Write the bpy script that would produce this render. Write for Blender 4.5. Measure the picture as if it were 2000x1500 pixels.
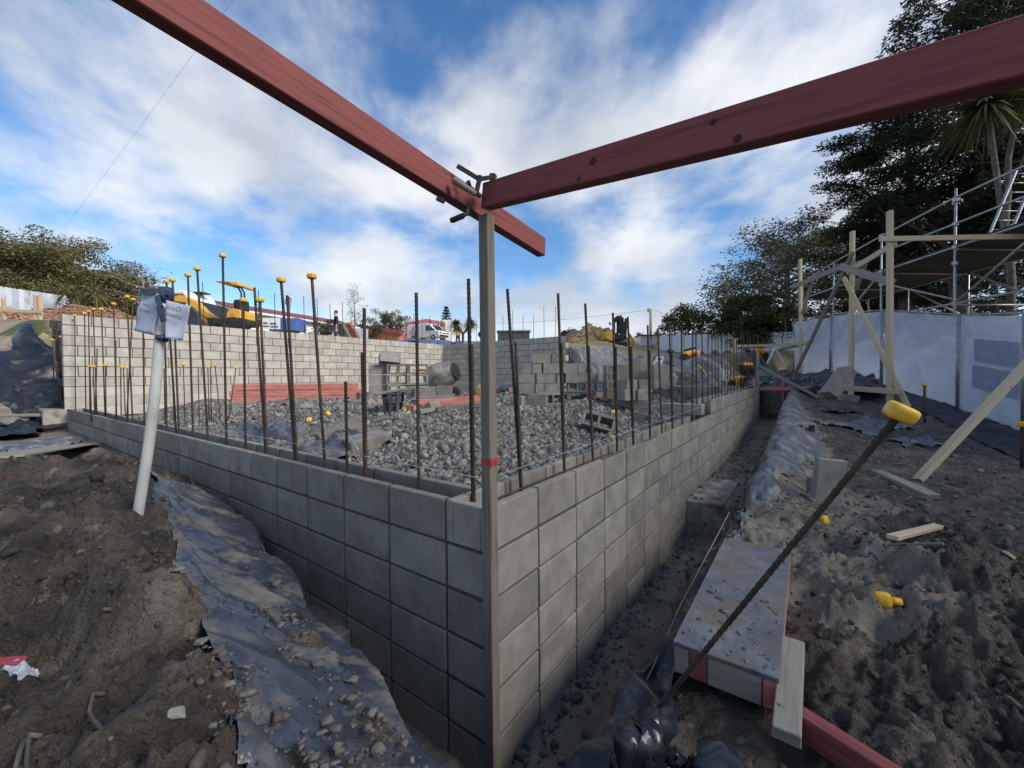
import bpy, bmesh, math, random
import numpy as np
from mathutils import Vector, Matrix

random.seed(7)
RNG = np.random.default_rng(11)
for _o in list(bpy.data.objects):
    bpy.data.objects.remove(_o)
SC = bpy.context.scene
COL = SC.collection

# ------------------------------------------------------------------ camera
F = 794.85; PITCH = -0.0189; ROLL = -0.00824; CZ = 1.737
_f = np.array([0, math.cos(PITCH), math.sin(PITCH)])
_u0 = np.array([0, -math.sin(PITCH), math.cos(PITCH)])
_x0 = np.array([1.0, 0, 0])
_xr = math.cos(ROLL) * _x0 + math.sin(ROLL) * _u0
_up = -math.sin(ROLL) * _x0 + math.cos(ROLL) * _u0
cam_d = bpy.data.cameras.new('camera')
cam = bpy.data.objects.new('camera', cam_d); COL.objects.link(cam)
cam_d.sensor_width = 36.0
cam_d.lens = F / 2000 * 36
cam_d.clip_start = 0.02; cam_d.clip_end = 3000
cam.matrix_world = Matrix(((_xr[0], _up[0], -_f[0], 0), (_xr[1], _up[1], -_f[1], 0), (_xr[2], _up[2], -_f[2], CZ), (0, 0, 0, 1)))
SC.camera = cam

# ------------------------------------------------------------------ world, sun, exposure
SUN_AZ = math.radians(120); SUN_EL = math.radians(36)      # azimuth clockwise from +Y
SUN_DIR = Vector((math.sin(SUN_AZ) * math.cos(SUN_EL), math.cos(SUN_AZ) * math.cos(SUN_EL), math.sin(SUN_EL)))
W = bpy.data.worlds.new('World'); SC.world = W; W.use_nodes = True
def build_world():
    nt = W.node_tree; nt.nodes.clear()
    N = lambda t, **k: _mk(nt, t, **k)
    L = nt.links.new
    out = N('ShaderNodeOutputWorld'); bg = N('ShaderNodeBackground'); bg.inputs[1].default_value = 0.11
    sky = N('ShaderNodeTexSky'); sky.sky_type = 'NISHITA'; sky.sun_disc = False
    sky.sun_elevation = SUN_EL; sky.sun_rotation = SUN_AZ
    sky.air_density = 1.0; sky.dust_density = 0.2; sky.ozone_density = 4.0
    hs = N('ShaderNodeHueSaturation'); hs.inputs['Saturation'].default_value = 1.16; hs.inputs['Value'].default_value = 1.08
    L(sky.outputs[0], hs.inputs['Color'])
    tc = N('ShaderNodeTexCoord'); sep = N('ShaderNodeSeparateXYZ'); L(tc.outputs['Generated'], sep.inputs[0])
    def math_(op, a, b=None):
        m = N('ShaderNodeMath'); m.operation = op
        for i, v in enumerate((a, b)):
            if v is None: continue
            if isinstance(v, (int, float)): m.inputs[i].default_value = v
            else: L(v, m.inputs[i])
        return m.outputs[0]
    zc = math_('MAXIMUM', sep.outputs[2], 0.0)
    den = math_('ADD', zc, 0.34)
    cx = math_('DIVIDE', sep.outputs[0], den); cy = math_('DIVIDE', sep.outputs[1], den)
    comb = N('ShaderNodeCombineXYZ'); L(cx, comb.inputs[0]); L(cy, comb.inputs[1])
    mp = N('ShaderNodeMapping'); mp.inputs['Location'].default_value = (20.7, -3.3, 2.2); mp.inputs['Rotation'].default_value = (0, 0, 0.5)
    mp.inputs['Scale'].default_value = (1.25, 1.1, 1); L(comb.outputs[0], mp.inputs[0])
    n1 = N('ShaderNodeTexNoise'); n1.inputs['Scale'].default_value = 1.45; n1.inputs['Detail'].default_value = 9; n1.inputs['Roughness'].default_value = 0.5
    n1.inputs['Distortion'].default_value = 0.25; L(mp.outputs[0], n1.inputs['Vector'])
    n2 = N('ShaderNodeTexNoise'); n2.inputs['Scale'].default_value = 6.0; n2.inputs['Detail'].default_value = 8; n2.inputs['Roughness'].default_value = 0.6
    L(mp.outputs[0], n2.inputs['Vector'])
    s = math_('ADD', math_('MULTIPLY', n1.outputs[0], 0.80), math_('MULTIPLY', n2.outputs[0], 0.20))
    # broken cloud bank lying low over the hills, thinning overhead
    low = math_('MULTIPLY', math_('SUBTRACT', 0.5, zc), 0.13)
    s = math_('ADD', s, low)
    r = N('ShaderNodeValToRGB'); r.color_ramp.interpolation = 'EASE'
    r.color_ramp.elements[0].position = 0.425; r.color_ramp.elements[0].color = (0, 0, 0, 1)
    r.color_ramp.elements[1].position = 0.63; r.color_ramp.elements[1].color = (1, 1, 1, 1)
    L(s, r.inputs[0])
    # cloud tone: greyer bases where dense
    n3 = N('ShaderNodeTexNoise'); n3.inputs['Scale'].default_value = 1.6; n3.inputs['Detail'].default_value = 7
    mp2 = N('ShaderNodeMapping'); mp2.inputs['Location'].default_value = (7, 2.2, 5); L(mp.outputs[0], mp2.inputs[0]); L(mp2.outputs[0], n3.inputs['Vector'])
    r3 = N('ShaderNodeValToRGB')
    r3.color_ramp.elements[0].position = 0.36; r3.color_ramp.elements[0].color = (3.5, 3.75, 4.1, 1)
    r3.color_ramp.elements[1].position = 0.62; r3.color_ramp.elements[1].color = (5.9, 6.0, 6.1, 1)
    L(n3.outputs[0], r3.inputs[0])
    mx = N('ShaderNodeMix'); mx.data_type = 'RGBA'
    L(math_('MULTIPLY', r.outputs[0], 0.88), mx.inputs['Factor']); L(hs.outputs[0], mx.inputs[6]); L(r3.outputs[0], mx.inputs[7])
    L(mx.outputs[2], bg.inputs[0]); L(bg.outputs[0], out.inputs[0])
def _mk(nt, t, **k):
    n = nt.nodes.new(t)
    for a, b in k.items(): setattr(n, a, b)
    return n
build_world()
sl = bpy.data.lights.new('sun', 'SUN'); sl.energy = 2.6; sl.angle = math.radians(20.0); sl.color = (1.0, 0.93, 0.83)
sun = bpy.data.objects.new('sun', sl); COL.objects.link(sun)
sun.rotation_euler = SUN_DIR.to_track_quat('Z', 'Y').to_euler(); sun.location = (40, 20, 40)
SC.view_settings.view_transform = 'Standard'; SC.view_settings.look = 'None'
SC.view_settings.gamma = 1.0; SC.view_settings.use_curve_mapping = False
SC.view_settings.exposure = 0.62

# ------------------------------------------------------------------ helpers: projection and the wall frame
def ray(px, py): return _f + _xr * (px - 1000) / F + _up * (750 - py) / F
def P(px, py, d): return np.array([0, 0, CZ]) + ray(px, py) * d
def PZ(px, py, z):
    v = ray(px, py); return np.array([0, 0, CZ]) + v * (z - CZ) / v[2]
TH = 0.62691
C0 = np.array([-0.1032, 1.6564])                    # outer corner of the two low walls
dR = np.array([math.sin(TH), math.cos(TH)])         # along the wall beside the formwork box
dL = np.array([-math.cos(TH), math.sin(TH)])        # along the wall beside the pole
def AB(a, b, z=None):
    p = C0 + dL * a + dR * b
    return np.array([p[0], p[1], 0 if z is None else z])
def toab(x, y):
    ex = x - C0[0]; ey = y - C0[1]
    return ex * dL[0] + ey * dL[1], ex * dR[0] + ey * dR[1]
def sm(e0, e1, x):
    t = np.clip((x - e0) / (e1 - e0), 0, 1); return t * t * (3 - 2 * t)

# vectorised gradient noise
_perm = RNG.permutation(256).astype(np.int64); _perm = np.concatenate([_perm, _perm, _perm])
_g2 = np.stack([np.cos(np.arange(256) * 2.399), np.sin(np.arange(256) * 2.399)], 1)
def noise2(x, y):
    x = np.asarray(x, float); y = np.asarray(y, float)
    xi = np.floor(x).astype(np.int64); yi = np.floor(y).astype(np.int64); xf = x - xi; yf = y - yi
    u = xf * xf * xf * (xf * (xf * 6 - 15) + 10); v = yf * yf * yf * (yf * (yf * 6 - 15) + 10)
    def g(i, j):
        h = _perm[(_perm[(xi + i) & 255] + yi + j) & 255]
        return _g2[h, 0] * (xf - i) + _g2[h, 1] * (yf - j)
    a = g(0, 0) * (1 - u) + g(1, 0) * u; b = g(0, 1) * (1 - u) + g(1, 1) * u
    return (a * (1 - v) + b * v) * 1.4
def fbm(x, y, o=4, rough=0.5, ridged=False):
    s = 0; amp = 1; f = 1
    for i in range(o):
        n = noise2(x * f + 13.7 * i, y * f - 7.3 * i)
        s = s + amp * ((1 - 2 * np.abs(n)) if ridged else n); amp *= rough; f *= 2.03
    return s

# ------------------------------------------------------------------ helpers: mesh building
class MB:
    """collects shapes into one mesh; every face carries a UV in metres (u along the length)"""
    def __init__(s): s.v = []; s.f = []; s.uv = []; s.mi = []; s.m = 0; s.sm = []
    def face(s, idx, uv, smooth=False):
        s.f.append(idx); s.uv.append(uv); s.mi.append(s.m); s.sm.append(smooth)
    def box(s, c, size, R=None, taper=1.0, jit=0.0):
        c = np.array(c, float); hx, hy, hz = [q / 2 for q in size]
        R = np.eye(3) if R is None else np.array(R, float)
        n = len(s.v)
        for k in range(8):
            sx, sy, sz = (1 if k & 1 else -1), (1 if k & 2 else -1), (1 if k & 4 else -1)
            t = taper if sz > 0 else 1
            p = np.array([sx * hx * t, sy * hy * t, sz * hz])
            if jit: p = p + np.array([random.uniform(-jit, jit) for _ in range(3)])
            s.v.append(c + R @ p)
        L, w, h = size
        u0 = random.random() * 5
        def q(a, b, c_, d, U, V): s.face([n + a, n + b, n + c_, n + d], [(u0, 0), (u0 + U, 0), (u0 + U, V), (u0, V)])
        q(0, 1, 5, 4, L, h); q(3, 2, 6, 7, L, h); q(4, 5, 7, 6, L, w); q(2, 3, 1, 0, L, w); q(1, 3, 7, 5, w, h); q(2, 0, 4, 6, w, h)
        return s
    def beam(s, p0, p1, w, h, up=(0, 0, 1), jit=0.0):
        p0 = np.array(p0, float); p1 = np.array(p1, float); x = p1 - p0; L = np.linalg.norm(x); x = x / L
        up = np.array(up, float)
        if abs(x @ up) > 0.98: up = np.array([0, 1.0, 0]) if abs(x[1]) < .9 else np.array([1.0, 0, 0])
        y = np.cross(up, x); y /= np.linalg.norm(y); z = np.cross(x, y)
        return s.box((p0 + p1) / 2, (L, w, h), np.stack([x, y, z], 1), jit=jit)
    def tube(s, pts, r, n=8, cap=True, smooth=True):
        pts = [np.array(p, float) for p in pts]; m = len(pts)
        rs = [r] * m if isinstance(r, (int, float)) else list(r)
        base = len(s.v); ref = None; acc = 0
        us = []
        for i, p in enumerate(pts):
            t = pts[min(i + 1, m - 1)] - pts[max(i - 1, 0)]; t = t / (np.linalg.norm(t) + 1e-12)
            if ref is None:
                ref = np.array([0, 0, 1.0]) if abs(t[2]) < .9 else np.array([1.0, 0, 0])
            y = np.cross(ref, t); y /= (np.linalg.norm(y) + 1e-12); z = np.cross(t, y); ref = z
            if i: acc += np.linalg.norm(p - pts[i - 1])
            us.append(acc)
            for k in range(n):
                a = 2 * math.pi * k / n
                s.v.append(p + rs[i] * (math.cos(a) * y + math.sin(a) * z))
        for i in range(m - 1):
            for k in range(n):
                k2 = (k + 1) % n
                vv = k / n * 2 * math.pi * rs[i]; v2 = (k + 1) / n * 2 * math.pi * rs[i]
                s.face([base + i * n + k, base + i * n + k2, base + (i + 1) * n + k2, base + (i + 1) * n + k],
                       [(us[i], vv), (us[i], v2), (us[i + 1], v2), (us[i + 1], vv)], smooth)
        if cap:
            s.face([base + k for k in range(n)][::-1], [(0, 0)] * n); s.face([base + (m - 1) * n + k for k in range(n)], [(0, 0)] * n)
        return s
    def prism(s, poly, o, ex, ey, th):
        """polygon (2D list) in plane o,ex,ey extruded both ways by th/2 along ex x ey"""
        o = np.array(o, float); ex = np.array(ex, float); ey = np.array(ey, float); ez = np.cross(ex, ey); ez /= np.linalg.norm(ez)
        n = len(poly); b = len(s.v)
        for sg in (-1, 1):
            for (x, y) in poly: s.v.append(o + ex * x + ey * y + ez * sg * th / 2)
        s.face([b + i for i in range(n)][::-1], [poly[i] for i in range(n)][::-1]); s.face([b + n + i for i in range(n)], list(poly))
        for i in range(n):
            j = (i + 1) % n; L = math.dist(poly[i], poly[j])
            s.face([b + i, b + j, b + n + j, b + n + i], [(0, 0), (L, 0), (L, th), (0, th)])
        return s
    def grid(s, G, smooth=True, uvs=None):
        G = np.asarray(G); m, n = G.shape[:2]; b = len(s.v)
        s.v.extend(list(G.reshape(-1, 3)))
        for i in range(m - 1):
            for j in range(n - 1):
                ids = [(i, j), (i + 1, j), (i + 1, j + 1), (i, j + 1)]
                s.face([b + p * n + q for p, q in ids], [(p / (m - 1), q / (n - 1)) for p, q in ids], smooth)
        return s
    def lathe(s, prof, o=(0, 0, 0), axis=(0, 0, 1), n=16):
        ax = np.array(axis, float); ax /= np.linalg.norm(ax)
        pts = [np.array(o, float) + ax * h for r, h in prof]
        base = len(s.v); ref = np.array([1.0, 0, 0]) if abs(ax[0]) < .9 else np.array([0, 1.0, 0])
        y = np.cross(ax, ref); y /= np.linalg.norm(y); z = np.cross(ax, y)
        for (r, h), p in zip(prof, pts):
            for k in range(n):
                a = 2 * math.pi * k / n; s.v.append(p + max(r, 1e-4) * (math.cos(a) * y + math.sin(a) * z))
        for i in range(len(prof) - 1):
            for k in range(n):
                k2 = (k + 1) % n
                s.face([base + i * n + k, base + i * n + k2, base + (i + 1) * n + k2, base + (i + 1) * n + k],
                       [(k / n, prof[i][1]), ((k + 1) / n, prof[i][1]), ((k + 1) / n, prof[i + 1][1]), (k / n, prof[i + 1][1])], True)
        s.face([base + k for k in range(n)][::-1], [(0, 0)] * n); s.face([base + (len(prof) - 1) * n + k for k in range(n)], [(0, 0)] * n)
        return s
    def ico(s, c, r, sub=1, jit=0.0, sc=(1, 1, 1)):
        bm = bmesh.new(); bmesh.ops.create_icosphere(bm, subdivisions=sub, radius=1)
        b = len(s.v); bm.verts.ensure_lookup_table()
        for v in bm.verts:
            k = r * (1 + random.uniform(-jit, jit)); s.v.append(np.array(c, float) + np.array([v.co.x * sc[0], v.co.y * sc[1], v.co.z * sc[2]]) * k)
        for f in bm.faces: s.face([b + v.index for v in f.verts], [(0, 0)] * 3, True)
        bm.free(); return s
    def mesh(s, name, mats, off=(0, 0, 0), bevel=0.0):
        me = bpy.data.meshes.new(name)
        V = np.array(s.v, float) - np.array(off, float)
        me.from_pydata(V.tolist(), [], s.f)
        uvl = me.uv_layers.new(name='UVMap')
        flat = [c for fu in s.uv for p in fu for c in p]
        uvl.data.foreach_set('uv', flat)
        me.polygons.foreach_set('material_index', s.mi); me.polygons.foreach_set('use_smooth', s.sm)
        for m in (mats if isinstance(mats, (list, tuple)) else [mats]): me.materials.append(m)
        if bevel:
            bm = bmesh.new(); bm.from_mesh(me)
            bmesh.ops.bevel(bm, geom=[e for e in bm.edges if e.is_manifold and e.calc_face_angle(0) > .5], offset=bevel, segments=1, affect='EDGES')
            bm.to_mesh(me); bm.free()
        me.update(); return me
    def build(s, name, mats, parent=None, bevel=0.0):
        V = np.array(s.v, float)
        if parent is None: off = np.array([(V[:, 0].min() + V[:, 0].max()) / 2, (V[:, 1].min() + V[:, 1].max()) / 2, V[:, 2].min()])
        else: off = np.array(ORG[parent.name])
        return link(name, s.mesh(name, mats, off, bevel), off if parent is None else None, parent)
ORG = {}
def link(name, data, loc=None, parent=None):
    o = bpy.data.objects.new(name, data); COL.objects.link(o)
    if loc is not None: o.location = loc
    if parent is not None:
        o.parent = parent; ORG[o.name] = ORG[parent.name]
    else: ORG[o.name] = tuple(loc) if loc is not None else (0, 0, 0)
    return o
def tag(o, label, cat, group=None, kind=None):
    if label: o['label'] = label
    if cat: o['category'] = cat
    if group: o['group'] = group
    if kind: o['kind'] = kind
    return o
def thing(name, label, cat, loc=(0, 0, 0), group=None):
    o = link(name, None, tuple(float(q) for q in loc)); o.empty_display_size = .1
    return tag(o, label, cat, group)
def copy_tree(o, parent=None):
    c = o.copy(); COL.objects.link(c)
    if parent is not None: c.parent = parent
    ORG[c.name] = ORG[o.name]
    for ch in list(o.children): copy_tree(ch, c)
    return c
def np_mesh(name, V, Fq, mat, smooth=False, parent=None):
    """fast mesh from vertex array and equal-sided face array, in world coordinates"""
    V = np.asarray(V, np.float32); Fq = np.asarray(Fq, np.int32); k = Fq.shape[1]
    off = np.array([V[:, 0].mean(), V[:, 1].mean(), V[:, 2].min()], np.float32) if parent is None else np.array(ORG[parent.name], np.float32)
    me = bpy.data.meshes.new(name)
    me.vertices.add(len(V)); me.vertices.foreach_set('co', (V - off).ravel())
    me.loops.add(Fq.size); me.loops.foreach_set('vertex_index', Fq.ravel())
    me.polygons.add(len(Fq)); me.polygons.foreach_set('loop_start', np.arange(0, Fq.size, k, dtype=np.int32))
    try: me.polygons.foreach_set('loop_total', np.full(len(Fq), k, np.int32))
    except Exception: pass
    if smooth: me.polygons.foreach_set('use_smooth', np.ones(len(Fq), bool))
    for m in (mat if isinstance(mat, (list, tuple)) else [mat]): me.materials.append(m)
    me.update(calc_edges=True)
    return link(name, me, off if parent is None else None, parent)

# ------------------------------------------------------------------ materials
def M(name, cols, scale=6.0, rough=0.85, bump=0.25, bscale=60.0, bdist=0.004, detail=8, metal=0.0, coord='Object', rnd=0.0,
      island=0.0, spec=0.5, stretch=None, rough2=None, spots=None, spot_scale=20.0, spot_pos=(0.6, 0.68), coat=0.0, trans=0.0, bump2=None, stretch_spot=False, bias=0.5):
    m = bpy.data.materials.new(name); m.use_nodes = True; nt = m.node_tree; nt.nodes.clear()
    N = lambda t: nt.nodes.new(t); L = nt.links.new
    out = N('ShaderNodeOutputMaterial'); b = N('ShaderNodeBsdfPrincipled'); L(b.outputs[0], out.inputs[0])
    tc = N('ShaderNodeTexCoord'); vec = tc.outputs[coord]
    if rnd or island:
        if island:
            g = N('ShaderNodeNewGeometry'); rv = g.outputs['Random Per Island']
        else:
            g = N('ShaderNodeObjectInfo'); rv = g.outputs['Random']
        ad = N('ShaderNodeVectorMath'); ad.operation = 'MULTIPLY_ADD'; L(rv, ad.inputs[0]); ad.inputs[1].default_value = (37, 91, 53); L(vec, ad.inputs[2]); vec = ad.outputs[0]
    v0 = vec
    if stretch:
        mp = N('ShaderNodeMapping'); mp.inputs['Scale'].default_value = stretch; L(vec, mp.inputs[0]); vec = mp.outputs[0]
    n = N('ShaderNodeTexNoise'); n.inputs['Scale'].default_value = scale; n.inputs['Detail'].default_value = detail; n.inputs['Roughness'].default_value = 0.6; L(vec, n.inputs['Vector'])
    r = N('ShaderNodeValToRGB'); L(n.outputs[0], r.inputs[0])
    while len(r.color_ramp.elements) < len(cols): r.color_ramp.elements.new(0.5)
    for e, (p, c) in zip(r.color_ramp.elements, cols): e.position = p; e.color = (*c, 1)
    col = r.outputs[0]
    if spots:
        n2 = N('ShaderNodeTexNoise'); n2.inputs['Scale'].default_value = spot_scale; n2.inputs['Detail'].default_value = 6; n2.inputs['Roughness'].default_value = 0.65
        L(vec if stretch_spot else v0, n2.inputs['Vector'])
        r2 = N('ShaderNodeValToRGB'); r2.color_ramp.elements[0].position = spot_pos[0]; r2.color_ramp.elements[0].color = (0, 0, 0, 1)
        r2.color_ramp.elements[1].position = spot_pos[1]; r2.color_ramp.elements[1].color = (1, 1, 1, 1); L(n2.outputs[0], r2.inputs[0])
        mx = N('ShaderNodeMix'); mx.data_type = 'RGBA'; L(r2.outputs[0], mx.inputs['Factor']); L(col, mx.inputs[6]); mx.inputs[7].default_value = (*spots, 1); col = mx.outputs[2]
    k = rnd or island
    if k:
        hv = N('ShaderNodeHueSaturation'); mr = N('ShaderNodeMapRange'); mr.inputs['To Min'].default_value = 1 - k; mr.inputs['To Max'].default_value = 1 + k
        L(rv, mr.inputs[0]); L(mr.outputs[0], hv.inputs['Value']); L(col, hv.inputs['Color']); col = hv.outputs[0]
    L(col, b.inputs['Base Color']); b.inputs['Metallic'].default_value = metal; b.inputs['Specular IOR Level'].default_value = spec
    if coat: b.inputs['Coat Weight'].default_value = coat
    if rough2 is not None:
        mr = N('ShaderNodeMapRange'); mr.inputs['From Min'].default_value = .35; mr.inputs['From Max'].default_value = .65
        mr.inputs['To Min'].default_value = rough; mr.inputs['To Max'].default_value = rough2; L(r2.outputs[0] if spots else n.outputs[0], mr.inputs[0]); L(mr.outputs[0], b.inputs['Roughness'])
        if spots: mr.inputs['From Min'].default_value = 0; mr.inputs['From Max'].default_value = 1
    else: b.inputs['Roughness'].default_value = rough
    if bump:
        nb = N('ShaderNodeTexNoise'); nb.inputs['Scale'].default_value = bscale; nb.inputs['Detail'].default_value = 7; nb.inputs['Roughness'].default_value = 0.62; L(vec, nb.inputs['Vector'])
        bp = N('ShaderNodeBump'); bp.inputs['Strength'].default_value = bump; bp.inputs['Distance'].default_value = bdist; L(nb.outputs[0], bp.inputs['Height'])
        L(bp.outputs[0], b.inputs['Normal'])
        if bump2:
            n3 = N('ShaderNodeTexNoise'); n3.inputs['Scale'].default_value = bump2[0]; n3.inputs['Detail'].default_value = 5; L(vec, n3.inputs['Vector'])
            b2 = N('ShaderNodeBump'); b2.inputs['Strength'].default_value = bump2[1]; b2.inputs['Distance'].default_value = bump2[2]; L(n3.outputs[0], b2.inputs['Height']); L(bp.outputs[0], b2.inputs['Normal']); L(b2.outputs[0], b.inputs['Normal'])
    if trans:
        tl = N('ShaderNodeBsdfTranslucent'); L(col, tl.inputs[0]); ms = N('ShaderNodeMixShader'); ms.inputs[0].default_value = trans
        L(b.outputs[0], ms.inputs[1]); L(tl.outputs[0], ms.inputs[2]); L(ms.outputs[0], out.inputs[0])
    return m
def wood(name, dark, light, knot, scale=1.0, rough=.75, paint_wear=None):
    return M(name, [(.30, dark), (.52, light), (.7, tuple(.5 * a + .5 * b for a, b in zip(dark, light)))], scale=5 * scale, coord='UV', island=.13, stretch=(.55, 9, 1), rough=rough,
             bump=.35, bscale=10, bdist=.003, spots=knot, spot_scale=7, spot_pos=(.66, .70))
MAT = {}
MAT['block'] = M('concrete_block', [(.25, (.175, .16, .137)), (.5, (.25, .231, .20)), (.75, (.33, .309, .272))], scale=7, rough=.92, bump=.8, bscale=150, bdist=.0035, rnd=.18, spots=(.38, .36, .32), spot_scale=4, spot_pos=(.56, .78))
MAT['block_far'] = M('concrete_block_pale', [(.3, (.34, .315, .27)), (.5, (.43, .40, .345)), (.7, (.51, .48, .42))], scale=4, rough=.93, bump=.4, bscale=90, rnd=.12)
MAT['mortar'] = M('mortar', [(.3, (.055, .050, .043)), (.7, (.105, .097, .083))], scale=14, rough=.95, bump=.5, bscale=160)
MAT['concrete'] = M('cast_concrete', [(.3, (.20, .185, .155)), (.55, (.31, .29, .25)), (.75, (.42, .40, .35))], scale=5, rough=.9, bump=.6, bscale=50, bdist=.008, spots=(.12, .10, .08), spot_scale=4, spot_pos=(.48, .62))
MAT['mud'] = M('wet_mud', [(.30, (.016, .012, .008)), (.44, (.045, .034, .024)), (.57, (.095, .075, .054)), (.72, (.20, .168, .13))], scale=4.2, rough=.5, bump=1, bscale=30, bdist=.03, spots=(.24, .21, .17), spot_scale=9, spot_pos=(.60, .70), rough2=.95, bump2=(110, 1.0, .008))
MAT['mud_dry'] = M('trodden_clay', [(.3, (.105, .088, .068)), (.5, (.185, .16, .125)), (.7, (.28, .25, .205))], scale=3.4, rough=.9, bump=.9, bscale=36, bdist=.016, spots=(.10, .083, .062), spot_scale=9, bump2=(120, .6, .005))
MAT['gravel_bed'] = M('gravel_bed', [(.3, (.09, .084, .073)), (.5, (.155, .146, .13)), (.7, (.24, .228, .205))], scale=26, rough=.95, bump=1, bscale=45, bdist=.03)
MAT['stone'] = M('crushed_stone', [(.3, (.115, .108, .096)), (.7, (.29, .275, .248))], scale=16, rough=.93, bump=.4, bscale=90, island=.62)
MAT['clod'] = M('mud_clod', [(.3, (.030, .023, .016)), (.7, (.12, .098, .074))], scale=24, rough=.8, bump=.9, bscale=60, bdist=.01, island=.55)
MAT['flake'] = M('dried_clay_flake', [(.3, (.10, .088, .073)), (.7, (.20, .18, .152))], scale=14, rough=.95, bump=.6, bscale=60, bdist=.006, island=.35)
MAT['fill'] = M('site_fill', [(.3, (.20, .155, .10)), (.5, (.30, .24, .165)), (.7, (.38, .32, .23))], scale=.9, rough=.95, bump=.7, bscale=9, bdist=.05, spots=(.10, .13, .045), spot_scale=.35, spot_pos=(.5, .62))
MAT['grass'] = M('rough_grass', [(.3, (.05, .065, .02)), (.55, (.10, .115, .04)), (.75, (.20, .17, .08))], scale=3, rough=.95, bump=.9, bscale=30, bdist=.04)
MAT['sand'] = M('yellow_sand', [(.3, (.33, .22, .085)), (.55, (.46, .32, .13)), (.75, (.55, .41, .2))], scale=5, rough=.95, bump=.8, bscale=16, bdist=.05)
MAT['chips'] = M('bark_chips', [(.3, (.19, .075, .04)), (.5, (.36, .19, .12)), (.7, (.52, .36, .26))], scale=22, rough=.95, bump=1, bscale=18, bdist=.05, island=.3)
MAT['tarp'] = M('black_polythene', [(.3, (.024, .031, .046)), (.55, (.058, .070, .094)), (.75, (.11, .124, .145))], scale=3.5, rough=.25, bump=.3, bscale=7, bdist=.012, spots=(.19, .175, .145), spot_scale=4.2, spot_pos=(.50, .62), rough2=.9, bump2=(70, .5, .004))  # black plastic with blue-grey sky sheen painted into the base colours; spots are clay
MAT['tarp_dusty'] = M('dusty_polythene', [(.3, (.06, .068, .082)), (.55, (.13, .14, .158)), (.75, (.22, .225, .228))], scale=5, rough=.42, bump=.4, bscale=8, bdist=.01, spots=(.26, .24, .205), spot_scale=5, spot_pos=(.52, .66), rough2=.85)
MAT['tarp_black'] = M('clean_black_polythene', [(.3, (.008, .010, .015)), (.7, (.026, .031, .042))], scale=4, rough=.26, bump=.4, bscale=6, bdist=.02, spots=(.12, .115, .105), spot_scale=3.5, spot_pos=(.58, .70), rough2=.75)
MAT['tarp_blue'] = M('blue_tarpaulin', [(.3, (.03, .05, .14)), (.7, (.07, .10, .22))], scale=4, rough=.4, bump=.6, bscale=6, bdist=.05)
MAT['silt'] = M('silt_fabric', [(.3, (.010, .012, .019)), (.7, (.022, .026, .038))], scale=6, rough=.55, bump=.4, bscale=14, bdist=.01, spots=(.06, .055, .05), spot_scale=5)
MAT['red_wood'] = wood('red_primed_timber', (.13, .028, .026), (.25, .066, .058), (.06, .013, .012), scale=1.3)
MAT['red_wood2'] = M('pink_stained_timber', [(.3, (.36, .10, .085)), (.55, (.5, .20, .16)), (.75, (.55, .33, .24))], scale=5, coord='UV', island=.15, stretch=(.6, 8, 1), rough=.85, bump=.3, bscale=12, spots=(.3, .2, .14), spot_scale=8)
MAT['pine'] = wood('pale_pine', (.39, .295, .18), (.55, .435, .285), (.22, .14, .07))
MAT['old_wood'] = wood('weathered_timber', (.085, .074, .058), (.19, .168, .132), (.05, .042, .032), rough=.85)
MAT['grey_wood'] = wood('greyed_timber', (.145, .128, .102), (.27, .245, .20), (.09, .075, .058), rough=.88)
MAT['ply'] = M('muddy_form_ply', [(.3, (.05, .058, .075)), (.5, (.12, .13, .15)), (.72, (.22, .22, .22))], scale=5, rough=.35, bump=.5, bscale=20, spots=(.15, .13, .10), spot_scale=6, spot_pos=(.46, .62), rough2=.85)
MAT['rebar'] = M('rusty_rebar', [(.3, (.034, .027, .021)), (.55, (.075, .053, .036)), (.75, (.15, .085, .045))], scale=14, rough=.7, bump=.3, bscale=90, metal=.35, rnd=.2)
MAT['cap'] = M('yellow_plastic', [(.3, (.72, .38, .015)), (.7, (.85, .5, .04))], scale=8, rough=.42, bump=.05, spots=(.5, .27, .05), spot_scale=14, rnd=.06)
MAT['steel'] = M('galvanised_steel', [(.3, (.28, .28, .28)), (.6, (.45, .45, .45)), (.8, (.55, .55, .54))], scale=9, rough=.45, metal=.75, bump=.1, bscale=80, spots=(.3, .22, .15), spot_scale=4, spot_pos=(.66, .74))
MAT['iron'] = M('dark_iron', [(.3, (.02, .02, .02)), (.7, (.06, .055, .05))], scale=12, rough=.5, metal=.5, bump=.2, bscale=60)
MAT['pvc'] = M('pvc_pipe', [(.3, (.55, .54, .50)), (.7, (.68, .67, .63))], scale=8, rough=.4, bump=.05, spots=(.36, .32, .26), spot_scale=5, spot_pos=(.55, .75))
MAT['paper'] = M('paper_in_plastic', [(.3, (.52, .58, .70)), (.7, (.62, .67, .78))], scale=6, rough=.25, bump=.2, bscale=8, bdist=.005, trans=.25)
MAT['ink'] = M('black_ink', [(.3, (.05, .06, .09)), (.7, (.09, .10, .13))], scale=4, bump=0)
MAT['tape'] = M('navy_tape', [(.3, (.03, .04, .08)), (.7, (.06, .08, .14))], scale=20, rough=.4, bump=.5, bscale=30)
MAT['redtape'] = M('red_tape', [(.3, (.35, .04, .05)), (.7, (.5, .09, .09))], scale=20, rough=.4, bump=.3)
MAT['banner'] = M('white_banner', [(.3, (.58, .64, .82)), (.7, (.72, .77, .90))], scale=3, rough=.55, bump=.5, bscale=5, bdist=.03, trans=.3)
MAT['banner_print'] = M('grey_blue_print', [(.3, (.36, .40, .55)), (.7, (.44, .48, .62))], scale=5, rough=.6, bump=.1, trans=.3)
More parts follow.
